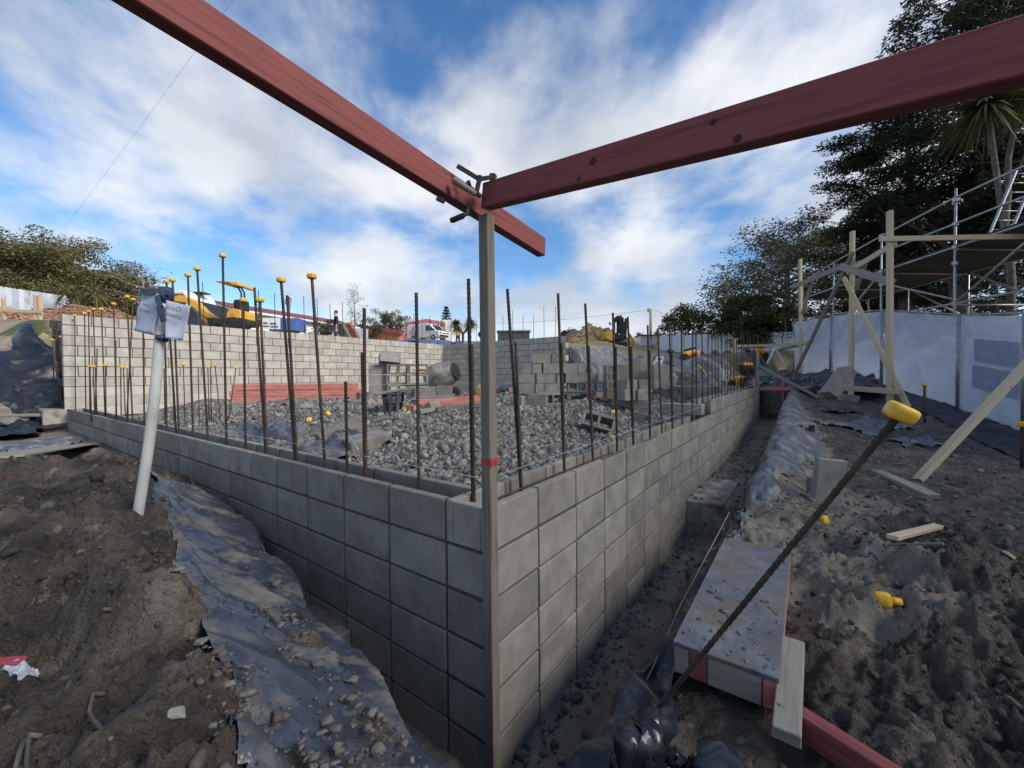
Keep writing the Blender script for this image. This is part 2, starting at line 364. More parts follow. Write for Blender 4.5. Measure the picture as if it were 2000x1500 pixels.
MAT['white'] = M('white_paint', [(.3, (.72, .72, .70)), (.7, (.82, .82, .80))], scale=3, rough=.5, bump=.05)
MAT['whitegloss'] = M('white_enamel', [(.3, (.78, .78, .77)), (.7, (.84, .84, .83))], scale=3, rough=.25, bump=0, coat=.4)
MAT['glass'] = M('tinted_glass', [(.3, (.02, .024, .03)), (.7, (.035, .04, .05))], scale=3, rough=.08, bump=0)
MAT['rubber'] = M('black_rubber', [(.3, (.012, .012, .012)), (.7, (.03, .03, .03))], scale=9, rough=.8, bump=.3)
MAT['maroon'] = M('maroon_roofing', [(.3, (.20, .035, .045)), (.7, (.27, .06, .07))], scale=2, rough=.6, bump=.1)
MAT['red_steel'] = M('red_steel', [(.3, (.38, .05, .045)), (.7, (.5, .09, .07))], scale=2, rough=.6, bump=.1)
MAT['yellow'] = M('digger_yellow', [(.3, (.66, .35, .03)), (.7, (.78, .45, .06))], scale=4, rough=.45, bump=.1, spots=(.35, .22, .08), spot_scale=8, spot_pos=(.62, .72))
MAT['orange'] = M('orange_paint', [(.3, (.55, .20, .07)), (.7, (.66, .29, .13))], scale=5, rough=.6, bump=.2)
MAT['navy'] = M('navy_sheet', [(.3, (.018, .024, .045)), (.7, (.035, .045, .08))], scale=2, rough=.5, bump=.3, bscale=6)
MAT['bluebin'] = M('blue_steel', [(.3, (.06, .12, .38)), (.7, (.10, .18, .46))], scale=2, rough=.5, bump=.1)
MAT['iron_sheet'] = M('weathered_iron_sheet', [(.3, (.36, .41, .47)), (.55, (.48, .53, .58)), (.75, (.56, .6, .65))], scale=2, rough=.5, metal=.2, bump=.1, spots=(.26, .24, .24), spot_scale=1.3, spot_pos=(.56, .72), rnd=.08)
MAT['hoard'] = M('white_hoarding', [(.3, (.62, .68, .74)), (.7, (.76, .80, .84))], scale=1.5, rough=.6, bump=.1, rnd=.05)
MAT['dark_roof'] = M('dark_roof', [(.3, (.06, .065, .075)), (.7, (.10, .105, .115))], scale=2, rough=.8, bump=.2)
MAT['hivis'] = M('hivis_cloth', [(.3, (.85, .30, .02)), (.7, (.95, .42, .05))], scale=8, rough=.8, bump=.3)
MAT['hivis_y'] = M('yellow_jacket', [(.3, (.62, .35, .03)), (.7, (.78, .5, .07))], scale=8, rough=.8, bump=.3)
MAT['cloth'] = M('black_cloth', [(.3, (.012, .012, .013)), (.7, (.03, .03, .032))], scale=8, rough=.9, bump=.3)
MAT['denim'] = M('dark_denim', [(.3, (.03, .045, .08)), (.7, (.06, .08, .13))], scale=8, rough=.9, bump=.3)
MAT['skin'] = M('skin', [(.3, (.42, .25, .18)), (.7, (.52, .32, .24))], scale=8, rough=.6, bump=.05)
MAT['hair'] = M('dark_hair', [(.3, (.012, .01, .008)), (.7, (.03, .024, .02))], scale=20, rough=.6, bump=.3)
MAT['bark'] = M('bark', [(.3, (.07, .06, .048)), (.55, (.15, .13, .105)), (.75, (.25, .225, .19))], scale=9, rough=.95, bump=.8, bscale=30, bdist=.02)
MAT['bark_pale'] = M('pale_bark', [(.3, (.20, .175, .145)), (.55, (.33, .30, .255)), (.75, (.43, .40, .35))], scale=7, rough=.95, bump=.7, bscale=26, bdist=.02)
def leafmat(name, a, b, isl=.35): return M(name, [(.3, a), (.7, b)], scale=1.2, rough=.65, bump=0, island=isl, trans=.3, spec=.3)
MAT['leaf_dark'] = leafmat('dark_needles', (.020, .030, .016), (.042, .052, .026))
MAT['leaf_olive'] = leafmat('olive_leaves', (.075, .085, .030), (.15, .145, .058))
MAT['leaf_green'] = leafmat('green_leaves', (.050, .072, .026), (.105, .122, .048))
MAT['leaf_tan'] = leafmat('tan_leaves', (.17, .15, .06), (.30, .25, .115))
MAT['leaf_brown'] = leafmat('brown_leaves', (.06, .05, .03), (.11, .09, .05))
MAT['rope'] = M('string', [(.3, (.45, .43, .38)), (.7, (.6, .58, .52))], scale=30, bump=0)
MAT['plastic_dark'] = M('dark_crate_plastic', [(.3, (.05, .05, .055)), (.7, (.10, .10, .105))], scale=20, rough=.6, bump=.3, spots=(.3, .29, .28), spot_scale=9)
MAT['crumb'] = M('earth_crumb', [(.3, (.085, .075, .062)), (.7, (.19, .172, .145))], scale=24, rough=.95, bump=.6, bscale=60, bdist=.006, island=.5)
MAT['knot'] = M('dark_knot', [(.3, (.035, .010, .009)), (.7, (.085, .022, .02))], scale=60, rough=.8, bump=.6, bscale=120, bdist=.002)
# ================================================================== GROUND
LW = 10.4; RW = 11.6; BLEN = 10.1; BS = 5.4; TK = 0.24     # wall lengths and thickness
def H0(x, y):
    x = np.asarray(x, float); y = np.asarray(y, float)
    a, b = toab(x, y)
    ea = np.maximum(0, a - 11); eb = np.maximum(0, b - 10.5)
    e = np.minimum(np.sqrt(ea * ea + eb * eb), 95)
    slope = .022 + .068 * sm(5, 14, a)
    plat = 2.93 + slope * e
    rt = sm(6.5, 4.0, a); plat = plat * (1 - rt) + rt * (2.35 + .05 * np.clip(b - 12, 0, 40))
    lf = sm(.1, -.6, b) * sm(22, 15, a); plat = plat - .45 * lf
    inside = 1.0 + .10 * fbm(x * .8 + 3, y * .8, 2) * sm(.2, 1.2, a) * sm(.2, 1.2, b) + .25 * sm(.3, 2.6, a) * sm(.3, 2.4, b) - .06 * sm(5, 9, a)
    # trench floor with its steps
    floor = .02 + np.where(b < .3, .30 * sm(.98, 1.06, a) + .42 * sm(2.98, 3.08, a), 0) + np.where(a < .3, .33 * sm(3.36, 3.44, b) + .12 * sm(6, 11, b), 0)
    lip = np.clip(.51 - .185 * a, .03, .56); mL = sm(lip - .06, lip + .07, -b); mR = sm(.50, .66, -a)
    topL = .76 + .27 * sm(0, .65, -b - lip) + .04 * sm(1.2, 3.0, a)
    topL = topL - .20 * (1 - sm(1.20, 1.34, y + .05 * np.sin(9 * x))) * sm(.72, .95, -x)
    w = sm(3.5, 4.5, a + .5 * (b + .8)); topL = topL * (1 - w) + .73 * w
    topR = .58 - .05 * sm(2.6, 1.9, y) + .10 * np.maximum(0, y - 5.2) + .10 * np.exp(-((x - 2.1) ** 2 / .5 + (y - 1.7) ** 2 / .6)) + .16 * sm(2.4, 3.6, b) * np.exp(-((a + .78) / .20) ** 2)
    topR = topR - .12 * sm(3.0, 6.5, x - .35 * y) * (1 - sm(6, 8, y))
    top = (mL * topL + mR * topR) / (mL + mR + 1e-6)
    m = np.maximum(mL, mR)
    outside = floor + np.maximum(top - floor, 0) * m
    # bank that climbs to the upper terrace
    up1 = sm(10.6, 13.4, a) * (b < .12)
    outside = outside * (1 - up1) + plat * up1
    wr = sm(-2.0, 1.5, a)
    s0 = 16.5 * (1 - wr) + 11.8 * wr; s1 = 24 * (1 - wr) + 14.2 * wr
    up2 = sm(0, 1, (b - s0) / (s1 - s0))
    ins = (a > .17) & (b > .17)
    h = np.where(ins, inside, outside)
    h = h * (1 - up2) + plat * up2
    wv = np.where(ins & (b > BLEN + .34), sm(3.6, LW + .15 - BS, a), 0.0); wv = np.where(ins & (a > LW + .32), 1.0, wv)
    h = h * (1 - wv) + plat * wv
    return h
def H(x, y):
    x = np.asarray(x, float); y = np.asarray(y, float); a, b = toab(x, y)
    h = H0(x, y)
    trench = (1 - np.maximum(sm(-.06, .07, -b - np.clip(.51 - .185 * a, .03, .56)), sm(.46, .64, -a))) * ((a < .17) | (b < .17))
    ins = ((a > .17) & (b > .17))
    near = np.exp(-np.maximum(0, np.hypot(x, y) - 4) / 5)
    amp = np.where(ins, .35, 1.0 - .72 * trench) * (.25 + .75 * near)
    amp = amp * (1 - .75 * sm(.05, -.08, -b - .92 + .165 * a) * sm(-.1, .02, -b - .55 + .19 * a) * (a > -1.2) * (a < 3.4))
    amp = amp * (1 - .7 * sm(-1.15, -1.0, a) * sm(-.1, .1, b) * sm(1.75, 1.6, b) * (a < -.3))
    flat = (a < 0) * sm(2.2, 3.5, y) * .55
    amp = amp * (1 - flat)
    n = (.06 + .05 * (a < -.6)) * fbm(x * 2.4, y * 2.4, 3) + .030 * fbm(x * 5.5 + 4, y * 5.5, 3, ridged=True) + .045 * fbm((x * .8 + y * .6) * 2.0 + 2, (y * .8 - x * .6) * 6.0, 4, .5, ridged=True) - .02 + .020 * fbm(x * 15, y * 15 + 9, 3, ridged=True) + .011 * fbm(x * 34, y * 34, 2, ridged=True) - .006 + .006 * fbm(x * 70, y * 70, 2)
    # dug hole on the trodden side
    hole = -.14 * np.exp(-(((x - 2.05) ** 2) / .012 + ((y - 2.55) ** 2) / .02)) * 1.0
    far = np.hypot(x, y) > 16
    n = np.where(far, .10 * fbm(x * .35, y * .35, 3), n)
    return h + amp * n * np.where(far, 1.5, 1) + hole
def Hp(x, y): return float(H(np.array([x]), np.array([y]))[0])
def on(px, py, z0=1.0, it=6):
    """point of the ground seen through a pixel of the photograph"""
    v = ray(px, py); d = .45 * 1.006 ** np.arange(760)
    x = v[0] * d; y = v[1] * d; z = CZ + v[2] * d
    k = int(np.argmax(H(x, y) >= z)) or len(d) - 1
    return np.array([x[k], y[k], z[k]])
def axis(lo, hi, segs):
    out = [segs[0][0]]
    for (s, e, st) in segs:
        n = max(1, int(round((e - s) / st))); out += list(np.linspace(s, e, n + 1)[1:])
    return np.array(out)
def make_ground():
    gx = axis(0, 0, [(-420, -120, 60), (-120, -40, 10), (-40, -14, 1.2), (-14, -3.2, .085), (-3.2, -2.1, .021), (-2.1, 2.5, .0125), (2.5, 3.4, .021), (3.4, 10, .07), (10, 16, .25), (16, 50, 1.5), (50, 130, 10), (130, 420, 60)])
    gy = axis(0, 0, [(-200, -20, 40), (-20, -2, 2), (-2, .5, .1), (.5, 2.5, .0125), (2.5, 3.4, .021), (3.4, 6, .045), (6, 17, .085), (17, 30, .4), (30, 80, 1.5), (80, 160, 8), (160, 900, 80)])
    X, Y = np.meshgrid(gx, gy, indexing='ij'); Z = H(X, Y)
    m, n = X.shape
    V = np.stack([X, Y, Z], -1).reshape(-1, 3)
    I = np.arange(m * n).reshape(m, n)
    Q = np.stack([I[:-1, :-1], I[1:, :-1], I[1:, 1:], I[:-1, 1:]], -1).reshape(-1, 4)
    o = np_mesh('ground', V, Q, [MAT['mud'], MAT['gravel_bed'], MAT['mud_dry'], MAT['fill'], MAT['grass']], smooth=True)
    xc = V[Q].mean(1)[:, 0]; yc = V[Q].mean(1)[:, 1]; zc = V[Q].mean(1)[:, 2]; a, b = toab(xc, yc)
    mi = np.zeros(len(Q), np.int32)
    mi[(a > .15) & (b > .15) & (a < LW + .4) & (b < 12)] = 1
    dry = (a < .1) & (yc > 1.9 + .35 * noise2(xc * 2, yc * 2)) & (xc < 1.0 + .62 * yc + .5 * noise2(xc * 1.3, yc * 1.3)); mi[dry] = 2
    mi[(b < .1) & (a > 4.0)] = 2
    tr = ((a < .15) | (b < .15)) & (np.maximum(sm(-.06, .07, -b - np.clip(.51 - .185 * a, .03, .56)), sm(.46, .64, -a)) < .5); mi[tr & (b < 12)] = 2
    mi[(zc > 2.6) | (b > 16)] = 3
    mi[(zc > 2.75) & (a > 10.5) & (b < .9) & (a < 16)] = 4
    o.data.polygons.foreach_set('material_index', mi)
    tag(o, None, None, kind='structure')
    return o
make_ground()

# loose crushed stone filling the enclosure, mud clods and clay flakes: too many to count
def scatter_stones(name, pts, sizes, mat, flat=.7, jag=.35, tilt=.6):
    cube = np.array([[sx, sy, sz] for sz in (-1, 1) for sy in (-1, 1) for sx in (-1, 1)], float)
    fq = np.array([[0, 1, 5, 4], [3, 2, 6, 7], [4, 5, 7, 6], [2, 3, 1, 0], [1, 3, 7, 5], [2, 0, 4, 6]])
    n = len(pts)
    V = cube[None] * (1 + RNG.uniform(-jag, jag, (n, 8, 3))); V[:, 4:, :2] *= RNG.uniform(.35, .9, (n, 1, 1))
    V *= (sizes[:, None, None] * .5 * RNG.uniform(.6, 1.25, (n, 1, 3)))
    V[:, :, 2] *= flat
    ang = RNG.uniform(0, 6.283, n); t = RNG.uniform(-tilt, tilt, (n, 2))
    c, s = np.cos(ang), np.sin(ang)
    x = V[..., 0] * c[:, None] - V[..., 1] * s[:, None]; y = V[..., 0] * s[:, None] + V[..., 1] * c[:, None]
    z = V[..., 2] + x * t[:, :1] + y * t[:, 1:]
    V = np.stack([x, y, z], -1) + pts[:, None, :]
    Q = (fq[None] + (np.arange(n) * 8)[:, None, None]).reshape(-1, 4)
    o = np_mesh(name, V.reshape(-1, 3), Q, mat); return tag(o, None, None, kind='stuff')
def gravel():
    n = 130000
    a = RNG.uniform(.25, 9.8, n); b = RNG.uniform(.25, 9.9, n)
    x = C0[0] + dL[0] * a + dR[0] * b; y = C0[1] + dL[1] * a + dR[1] * b
    d = y
    keep = RNG.random(n) < np.clip((3.6 / np.maximum(d, 1)) ** 1.5, .14, 1)
    # extra density close to the corner
    n2 = 26000; a2 = RNG.uniform(.25, 3.6, n2); b2 = RNG.uniform(.25, 3.8, n2)
    x = np.concatenate([x[keep], C0[0] + dL[0] * a2 + dR[0] * b2]); y = np.concatenate([y[keep], C0[1] + dL[1] * a2 + dR[1] * b2])
    s = np.clip(RNG.lognormal(math.log(.022), .55, len(x)), .008, .085) * np.clip(y / 6, .85, 1.15)
    pts = np.stack([x, y, H(x, y) + s * .12], -1)
    tag(scatter_stones('crushed_stone', pts, s, MAT['stone'], .75), 'grey crushed stone spread inside the low block walls', 'gravel')
gravel()
def clods():
    # mud banks
    n = 24000
    x = RNG.uniform(-3.6, 3.4, n); y = RNG.uniform(.5, 3.6, n); a, b = toab(x, y)
    ok = ((b < -.5) | (a < -.64)) & ~((a > -1.2) & (a < 3.4) & (b > -.9 + .165 * a) & (b < 0)) & ~((a < 0) & (y > 2.1) & (x < 2.1))
    k = noise2(x * 1.7, y * 1.7) + .35 * noise2(x * 6, y * 6) > RNG.uniform(-.55, .75, n)
    x = x[ok & k]; y = y[ok & k]
    s = np.clip(RNG.lognormal(math.log(.009), .65, len(x)), .004, .05)
    tag(scatter_stones('mud_clods', np.stack([x, y, H(x, y) + s * .1], -1), s, MAT['clod'], .55, .5), 'dark lumps of wet mud strewn over the banks', 'mud')
    # crumbs on the trench floors and trodden side
    n = 7000
    a = RNG.uniform(-.62, 0, n); b = RNG.uniform(-.2, 9, n); k = RNG.random(n) < .25 + .75 * np.exp(-((a + .04) / .06) ** 2) + .4 * (a < -.42)
    a = a[k]; b = b[k]
    a2 = RNG.uniform(-3.2, -.9, 2600); b2 = RNG.uniform(1.2, 9, 2600)
    a = np.concatenate([a, a2]); b = np.concatenate([b, b2])
    x = C0[0] + dL[0] * a + dR[0] * b; y = C0[1] + dL[1] * a + dR[1] * b
    s = np.clip(RNG.lognormal(math.log(.018), .5, len(x)), .006, .06)
    tag(scatter_stones('trench_crumbs', np.stack([x, y, H(x, y) + s * .1], -1), s, MAT['crumb'], .6, .4), 'crumbs of earth and stone along the trench beside the formwork', 'earth')
    # clay flakes lying on the left polythene
    n = 2200
    a = RNG.uniform(-.75, 1.35, n); b = -.56 + .19 * a - RNG.uniform(.0, .42, n) ** 1.0
    k = (noise2(a * 3.1 + 5, b * 3.1) + .3 > RNG.uniform(-.2, .8, n)) & (RNG.random(n) < .8 * sm(1.2, -.1, a) + .04)
    a = a[k]; b = b[k]
    x = C0[0] + dL[0] * a + dR[0] * b; y = C0[1] + dL[1] * a + dR[1] * b
    s = np.clip(RNG.lognormal(math.log(.009), .6, len(x)), .004, .034)
    tag(scatter_stones('clay_flakes', np.stack([x, y, H(x, y) + .03 + s * .05], -1), s, MAT['flake'], .2, .45, .18), 'pale clay flakes lying on the black polythene', 'clay')
clods()

# ================================================================== BLOCK WALLS
def block_mesh(name, L, w=TK, h=.19, top=False, mat=None, bev=.004, key='b'):
    mb = MB()
    full = L; L = L - .004; h = h - .004
    if not top: mb.box((L / 2 + .002, w / 2, h / 2 + .002), (L, w, h))
    else:
        t = .042
        mb.box((L / 2, t / 2, h / 2), (L, t, h)); mb.box((L / 2, w - t / 2, h / 2), (L, t, h))
        if key == 'corner': mb.box((t / 2, w / 2, h / 2), (t, w - 2 * t - .001, h))
        for xx in (.06, L - .06): mb.box((xx, w / 2, .05), (.035, w - 2 * t - .002, .10))
    if top: mb.v = [q + np.array([.002, 0, .002]) for q in mb.v]
    return mb.mesh(name, mat or MAT['block'], bevel=bev)
BM = {}
def place_block(key, L, top, o2, ax, ay, z, parent, mat, w=TK, h=.19):
    kk = (key, round(L, 3), top, w, h)
    if kk not in BM: BM[kk] = block_mesh('block', L, w, h, top, mat, key=key)
    o = bpy.data.objects.new('block', BM[kk]); COL.objects.link(o); o.parent = parent; ORG[o.name] = ORG[parent.name]
    off = ORG[parent.name]
    jx = random.uniform(-.0015, .0015); jy = random.uniform(-.002, .002)
    M4 = Matrix(((ax[0], ay[0], 0, o2[0] - off[0] + ay[0] * jy), (ax[1], ay[1], 0, o2[1] - off[1] + ay[1] * jy), (0, 0, 1, z - off[2] + jx), (0, 0, 0, 1)))
    o.matrix_local = M4
    return o
def low_wall(label, d, inn, start, n, first, zsteps, extra_from=None, length=None, skip=lambda k, c: False, cut=None):
    """d: direction along, inn: direction from outer face inwards; stack bond"""
    root = thing('block_wall', label, 'wall', (*(C0 + d * 2), 0))
    xs = [(start, first)] if first else []
    s = start + (first + .01 if first else 0)
    for k in range(n): xs.append((s + .4 * k, .39))
    end = xs[-1][0] + .39
    flip = d[0] * inn[1] - d[1] * inn[0] < 0
    for k, (s0, L) in enumerate(xs):
        ncr = 7 if (extra_from is not None and s0 > extra_from) else 6
        for c in range(ncr):
            if c * .2 + .2 < zsteps(s0): continue
            top = c == ncr - 1
            if flip: o2 = C0 + d * (s0 + L); ax = -d
            else: o2 = C0 + d * s0; ax = d
            place_block('corner' if (k == 0 and first) else 'b', L, top, o2, ax, inn, .2 * c + .005, root, MAT['block'])
    mb = MB()
    def core(s0, s1, z0, z1, i0, i1):
        p0 = C0 + d * s0; p1 = C0 + d * s1; cpt = (p0 + p1) / 2 + inn * (i0 + i1) / 2
        mb.box((*cpt, (z0 + z1) / 2), (s1 - s0, i1 - i0, z1 - z0), np.array([[d[0], inn[0], 0], [d[1], inn[1], 0], [0, 0, 1]]))
    s1 = start + .004 if first else start - .013; e1 = end - .006
    ef = extra_from if extra_from is not None else e1
    core(s1, e1, 0, 1.003, .012, TK - .012)
    for i0, i1 in ((.007, .036), (TK - .036, TK - .007)):
        core(s1, min(ef + .05, e1), 1.0, 1.192, i0, i1)
        if extra_from is not None: core(ef + .06, e1, 1.0, 1.392, i0, i1)
    if extra_from is not None: core(ef + .07, e1, 1.0, 1.2, .02, TK - .02)
    mb.build('mortar', MAT['mortar'], root)
    return root
wallA = low_wall('low grey stack-bonded block wall running from the corner post past the white pole', dL, dR, .25, 25, 0, lambda s: 0.02 if s < 1 else (.3 if s < 3 else .7))
wallB = low_wall('low grey block wall running from the corner post alongside the plywood formwork', dR, dL, 0.0, 28, .385, lambda s: .02 if s < 3.4 else .3, extra_from=4.75)
def footing(parent, d, n_out, s0, s1, z1, out=.34):
    mb = MB(); c = C0 + d * (s0 + s1) / 2 + n_out * (out / 2 + .001)
    mb.box((*c, z1 / 2 - .15), (s1 - s0, out, z1 + .3), np.array([[d[0], -d[1], 0], [d[1], d[0], 0], [0, 0, 1]]))
    mb.build('footing', MAT['concrete'], parent, bevel=.006)
footing(wallA, dL, -dR, .99, 2.2, .335, .24); pass
footing(wallB, dR, -dL, 3.39, 4.6, .375, .36)

def high_wall(label, p0, d, inn, n, ncr, base, length, half0=False):
    """running bond; p0 start of exposed face, inn points into the retained bank"""
    root = thing('retaining_wall', label, 'wall', (*(p0 + d * length / 2), 0))
    flip = d[0] * inn[1] - d[1] * inn[0] < 0
    for c in range(ncr):
        z = 3.0 - .2 * (c + 1)
        s = 0.0; k = 0
        odd = (c % 2) ^ (1 if half0 else 0)
        while s < length - .05:
            L = .19 if (odd and s == 0) else .39
            L = min(L, length - s)
            if L > .08:
                o2 = p0 + d * (s + L) if flip else p0 + d * s
                place_block('f', round(L, 2), False, o2, -d if flip else d, inn, z + .005, root, MAT['block_far'], w=.19)
            s += L + .01
    mb = MB(); c = p0 + d * length / 2 + inn * .095
    zt = 2.994
    mb.box((*c, (zt + .6) / 2), (length - .012, .178, zt - .6), np.array([[d[0], inn[0], 0], [d[1], inn[1], 0], [0, 0, 1]]))
    mb.build('mortar', MAT['mortar'], root)
    # smooth rendered base courses
    zb = 3.0 - .2 * ncr
    ns = int(length / .8)
    for r in range(3):
        for i in range(ns + 1):
            s0 = i * .8 - (.4 if r % 2 else 0); s1 = min(s0 + .796, length); s0 = max(s0, 0)
            if s1 - s0 < .1: continue
            mb = MB(); c = p0 + d * (s0 + s1) / 2 - inn * .004
            mb.box((*c, zb - .004 - .198 * r - .098), (s1 - s0, .03, .195), np.array([[d[0], inn[0], 0], [d[1], inn[1], 0], [0, 0, 1]]))
            mb.build('base_block', MAT['block_far'], root, bevel=.003)
    return root
pBL = C0 + dL * (LW + .1)
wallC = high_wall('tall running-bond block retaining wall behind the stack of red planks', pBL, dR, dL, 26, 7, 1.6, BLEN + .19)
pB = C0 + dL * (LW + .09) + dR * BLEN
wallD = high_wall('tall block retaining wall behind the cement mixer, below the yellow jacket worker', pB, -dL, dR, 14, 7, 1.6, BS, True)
# concrete nib at the far end of the low wall
def nib():
    mb = MB(); c = AB(LW + .42, -.02)
    mb.box((c[0], c[1], .86), (.9, .52, .62), np.array([[dL[0], dR[0], 0], [dL[1], dR[1], 0], [0, 0, 1]]), jit=.015)
    tag(mb.build('concrete_pier', MAT['concrete'], bevel=.012), 'squat cast concrete pier at the end of the low wall by the tarpaulin slope', 'pier')
nib()

# ================================================================== REINFORCING BARS
def cap_mesh():
    mb = MB(); prof = []
    n = 16
    base = len(mb.v)
    def ring(w, z):
        for k in range(n):
            a = 2 * math.pi * k / n; c, s = math.cos(a), math.sin(a); e = .42
            mb.v.append(np.array([w * abs(c) ** e * (1 if c > 0 else -1), w * abs(s) ** e * (1 if s > 0 else -1), z]))
    rings = [(.006, -.013), (.012, -.0135), (.022, -.0135), (.0262, -.010), (.0275, -.003), (.028, .010), (.0265, .019), (.022, .0225), (.006, .0235)]
    for w, z in rings: ring(w, z)
    for i in range(len(rings) - 1):
        for k in range(n):
            k2 = (k + 1) % n; mb.face([i * n + k, i * n + k2, (i + 1) * n + k2, (i + 1) * n + k], [(0, 0)] * 4, True)
    mb.face([(len(rings) - 1) * n + k for k in range(n)], [(0, 0)] * n)
    return mb.mesh('yellow_cap', MAT['cap'])
CAP = cap_mesh()
def frame_of(t):
    t = np.array(t, float); t /= np.linalg.norm(t)
    return Vector(t).to_track_quat('Z', 'Y').to_matrix().to_4x4()
def loose_cap(p, tilt, label, group='loose yellow caps on the ground', s=1.0):
    o = link('safety_mushroom', CAP, p); q = Matrix.Rotation(tilt[0], 4, 'X') @ Matrix.Rotation(tilt[1], 4, 'Y')
    o.matrix_world = Matrix.Translation(Vector(p)) @ q @ Matrix.Diagonal((s, s, s, 1)); return tag(o, label, 'cap', group)
def rebar(p0, p1, r, cap, label, group, ribs=True, name='rebar', capscale=1.0):
    p0 = np.array(p0, float); p1 = np.array(p1, float); L = np.linalg.norm(p1 - p0)
    mb = MB()
    if ribs:
        st = .011; n = int(L / st); pts = [p0 + (p1 - p0) * i / n for i in range(n + 1)]
        mb.tube(pts, [r * (1.17 if i % 2 else .95) for i in range(n + 1)], 6)
    else: mb.tube([p0, (p0 + p1) / 2, p1], r, 6)
    o = mb.build(name, MAT['rebar']); tag(o, label, 'rebar', group)
    if cap:
        c = link('yellow_cap', CAP, None, o); off = np.array(o.location)
        c.matrix_local = Matrix.Translation(Vector(p1 - off)) @ frame_of(p1 - p0) @ Matrix.Rotation(random.random() * .6, 4, 'Z') @ Matrix.Scale(capscale, 4)
    return o
def wall_base(px, side, zt=1.2):
    """point on the core line of a low wall that shows at pixel column px"""
    d, inn = (dL, dR) if side == 0 else (dR, dL)
    v = ray(px, 900)[:2]; n = inn
    s = (C0 @ n + TK * .5) / (v @ n); p = v * s
    return np.array([p[0], p[1], zt - .35]), s
LA = 'ribbed rusty bar with yellow cap standing in the wall beside the white pole'; GA = 'capped bars in the wall beside the white pole'
LA2 = 'bare ribbed bar standing in the wall beside the white pole'; GA2 = 'bare bars in the wall beside the white pole'
LB = 'bare ribbed bar standing in the low wall alongside the formwork'; GB = 'bare bars in the wall alongside the formwork'
def bar_px(bx, tx, ty, side, cap, r=.0085, zb=1.2, dd=0.0, ribs=True):
    b, s = wall_base(bx, side, zb)
    t = P(tx, ty, s + dd)
    L, G = (LA, GA) if (side == 0 and cap) else ((LA2, GA2) if side == 0 else (LB, GB))
    short = (t[2] - 1.2) < .62
    if short and not cap: L = L.replace('bare ribbed', 'short bare ribbed'); G = 'short ' + G
    if side == 1 and zb > 1.3: L, G = 'bare bar in the dense row on the raised end of the wall alongside the formwork', 'dense bars on the raised wall end'
    if side == 1 and cap: L, G = 'ribbed bar with yellow cap near the far end of the wall alongside the formwork', None
    return rebar(b, t, r, cap, L, G, ribs and s < 5.5, capscale=.88)
for bx, tx, ty, cap in [(924, 915, 545, 0), (926, 921, 672, 0), (818, 813, 572, 0), (714, 711, 602, 0), (713, 707, 688, 0), (678, 675, 745, 0), (640, 609, 541, 1), (582, 549, 548, 1), (583, 561, 577, 0),
                        (523, 497, 562, 0), (524, 508, 587, 1), (480, 475, 587, 1), (443, 435, 500, 1), (410, 385, 526, 1), (379, 367, 538, 1), (352, 337, 548, 1), (348, 325, 551, 1), (327, 322, 640, 0),
                        (302, 304, 575, 1), (283, 279, 590, 1), (262, 248, 580, 1), (246, 260, 585, 1), (230, 222, 594, 1), (228, 226, 665, 0), (208, 198, 604, 1), (192, 182, 604, 1), (186, 190, 680, 0), (178, 173, 608, 1),
                        (170, 165, 612, 1), (150, 146, 616, 1), (143, 131, 622, 1), (139, 124, 626, 1)]:
    bar_px(bx, tx, ty, 0, cap)
for bx, tx, ty in [(1024, 991, 565), (1022, 1007, 668), (1105, 1090, 573), (1104, 1097, 670), (1162, 1143, 593), (1161, 1150, 676), (1208, 1197, 611), (1206, 1203, 677), (1240, 1226, 619), (1239, 1233, 677),
                   (1271, 1265, 635), (1270, 1269, 684), (1295, 1285, 641), (1315, 1307, 631), (1314, 1312, 688), (1333, 1331, 629), (1352, 1353, 645), (1362, 1359, 648), (1373, 1371, 640), (1383, 1383, 645)]:
    bar_px(bx, tx, ty, 1, False)
for i in range(15):
    px = 1391 + i * 6.2 - .0 * i
    bar_px(px, px + random.uniform(-3, 2), 646 + random.uniform(-4, 14) + i * .5, 1, False, zb=1.4, ribs=False)
# bars rising out of the two tall walls
for k in range(20):
    s = 2.3 + .4 * k
    p = pBL + dR * s + dL * .1
    rebar((*p, 2.9), (p[0] + random.uniform(-.02, .02), p[1], 4.02 + random.uniform(-.1, .08)), .009, False, 'thin bare bar rising from the top of the tall wall behind the red planks', 'bars on the tall wall behind the red planks', False)
for k in range(12):
    s = .35 + .42 * k
    p = pB - dL * s + dR * .1
    rebar((*p, 2.9), (p[0] + random.uniform(-.02, .02), p[1], 3.93 + random.uniform(-.12, .1)), .009, False, 'thin bare bar rising from the top of the tall wall behind the cement mixer', 'bars on the tall wall behind the cement mixer', False)
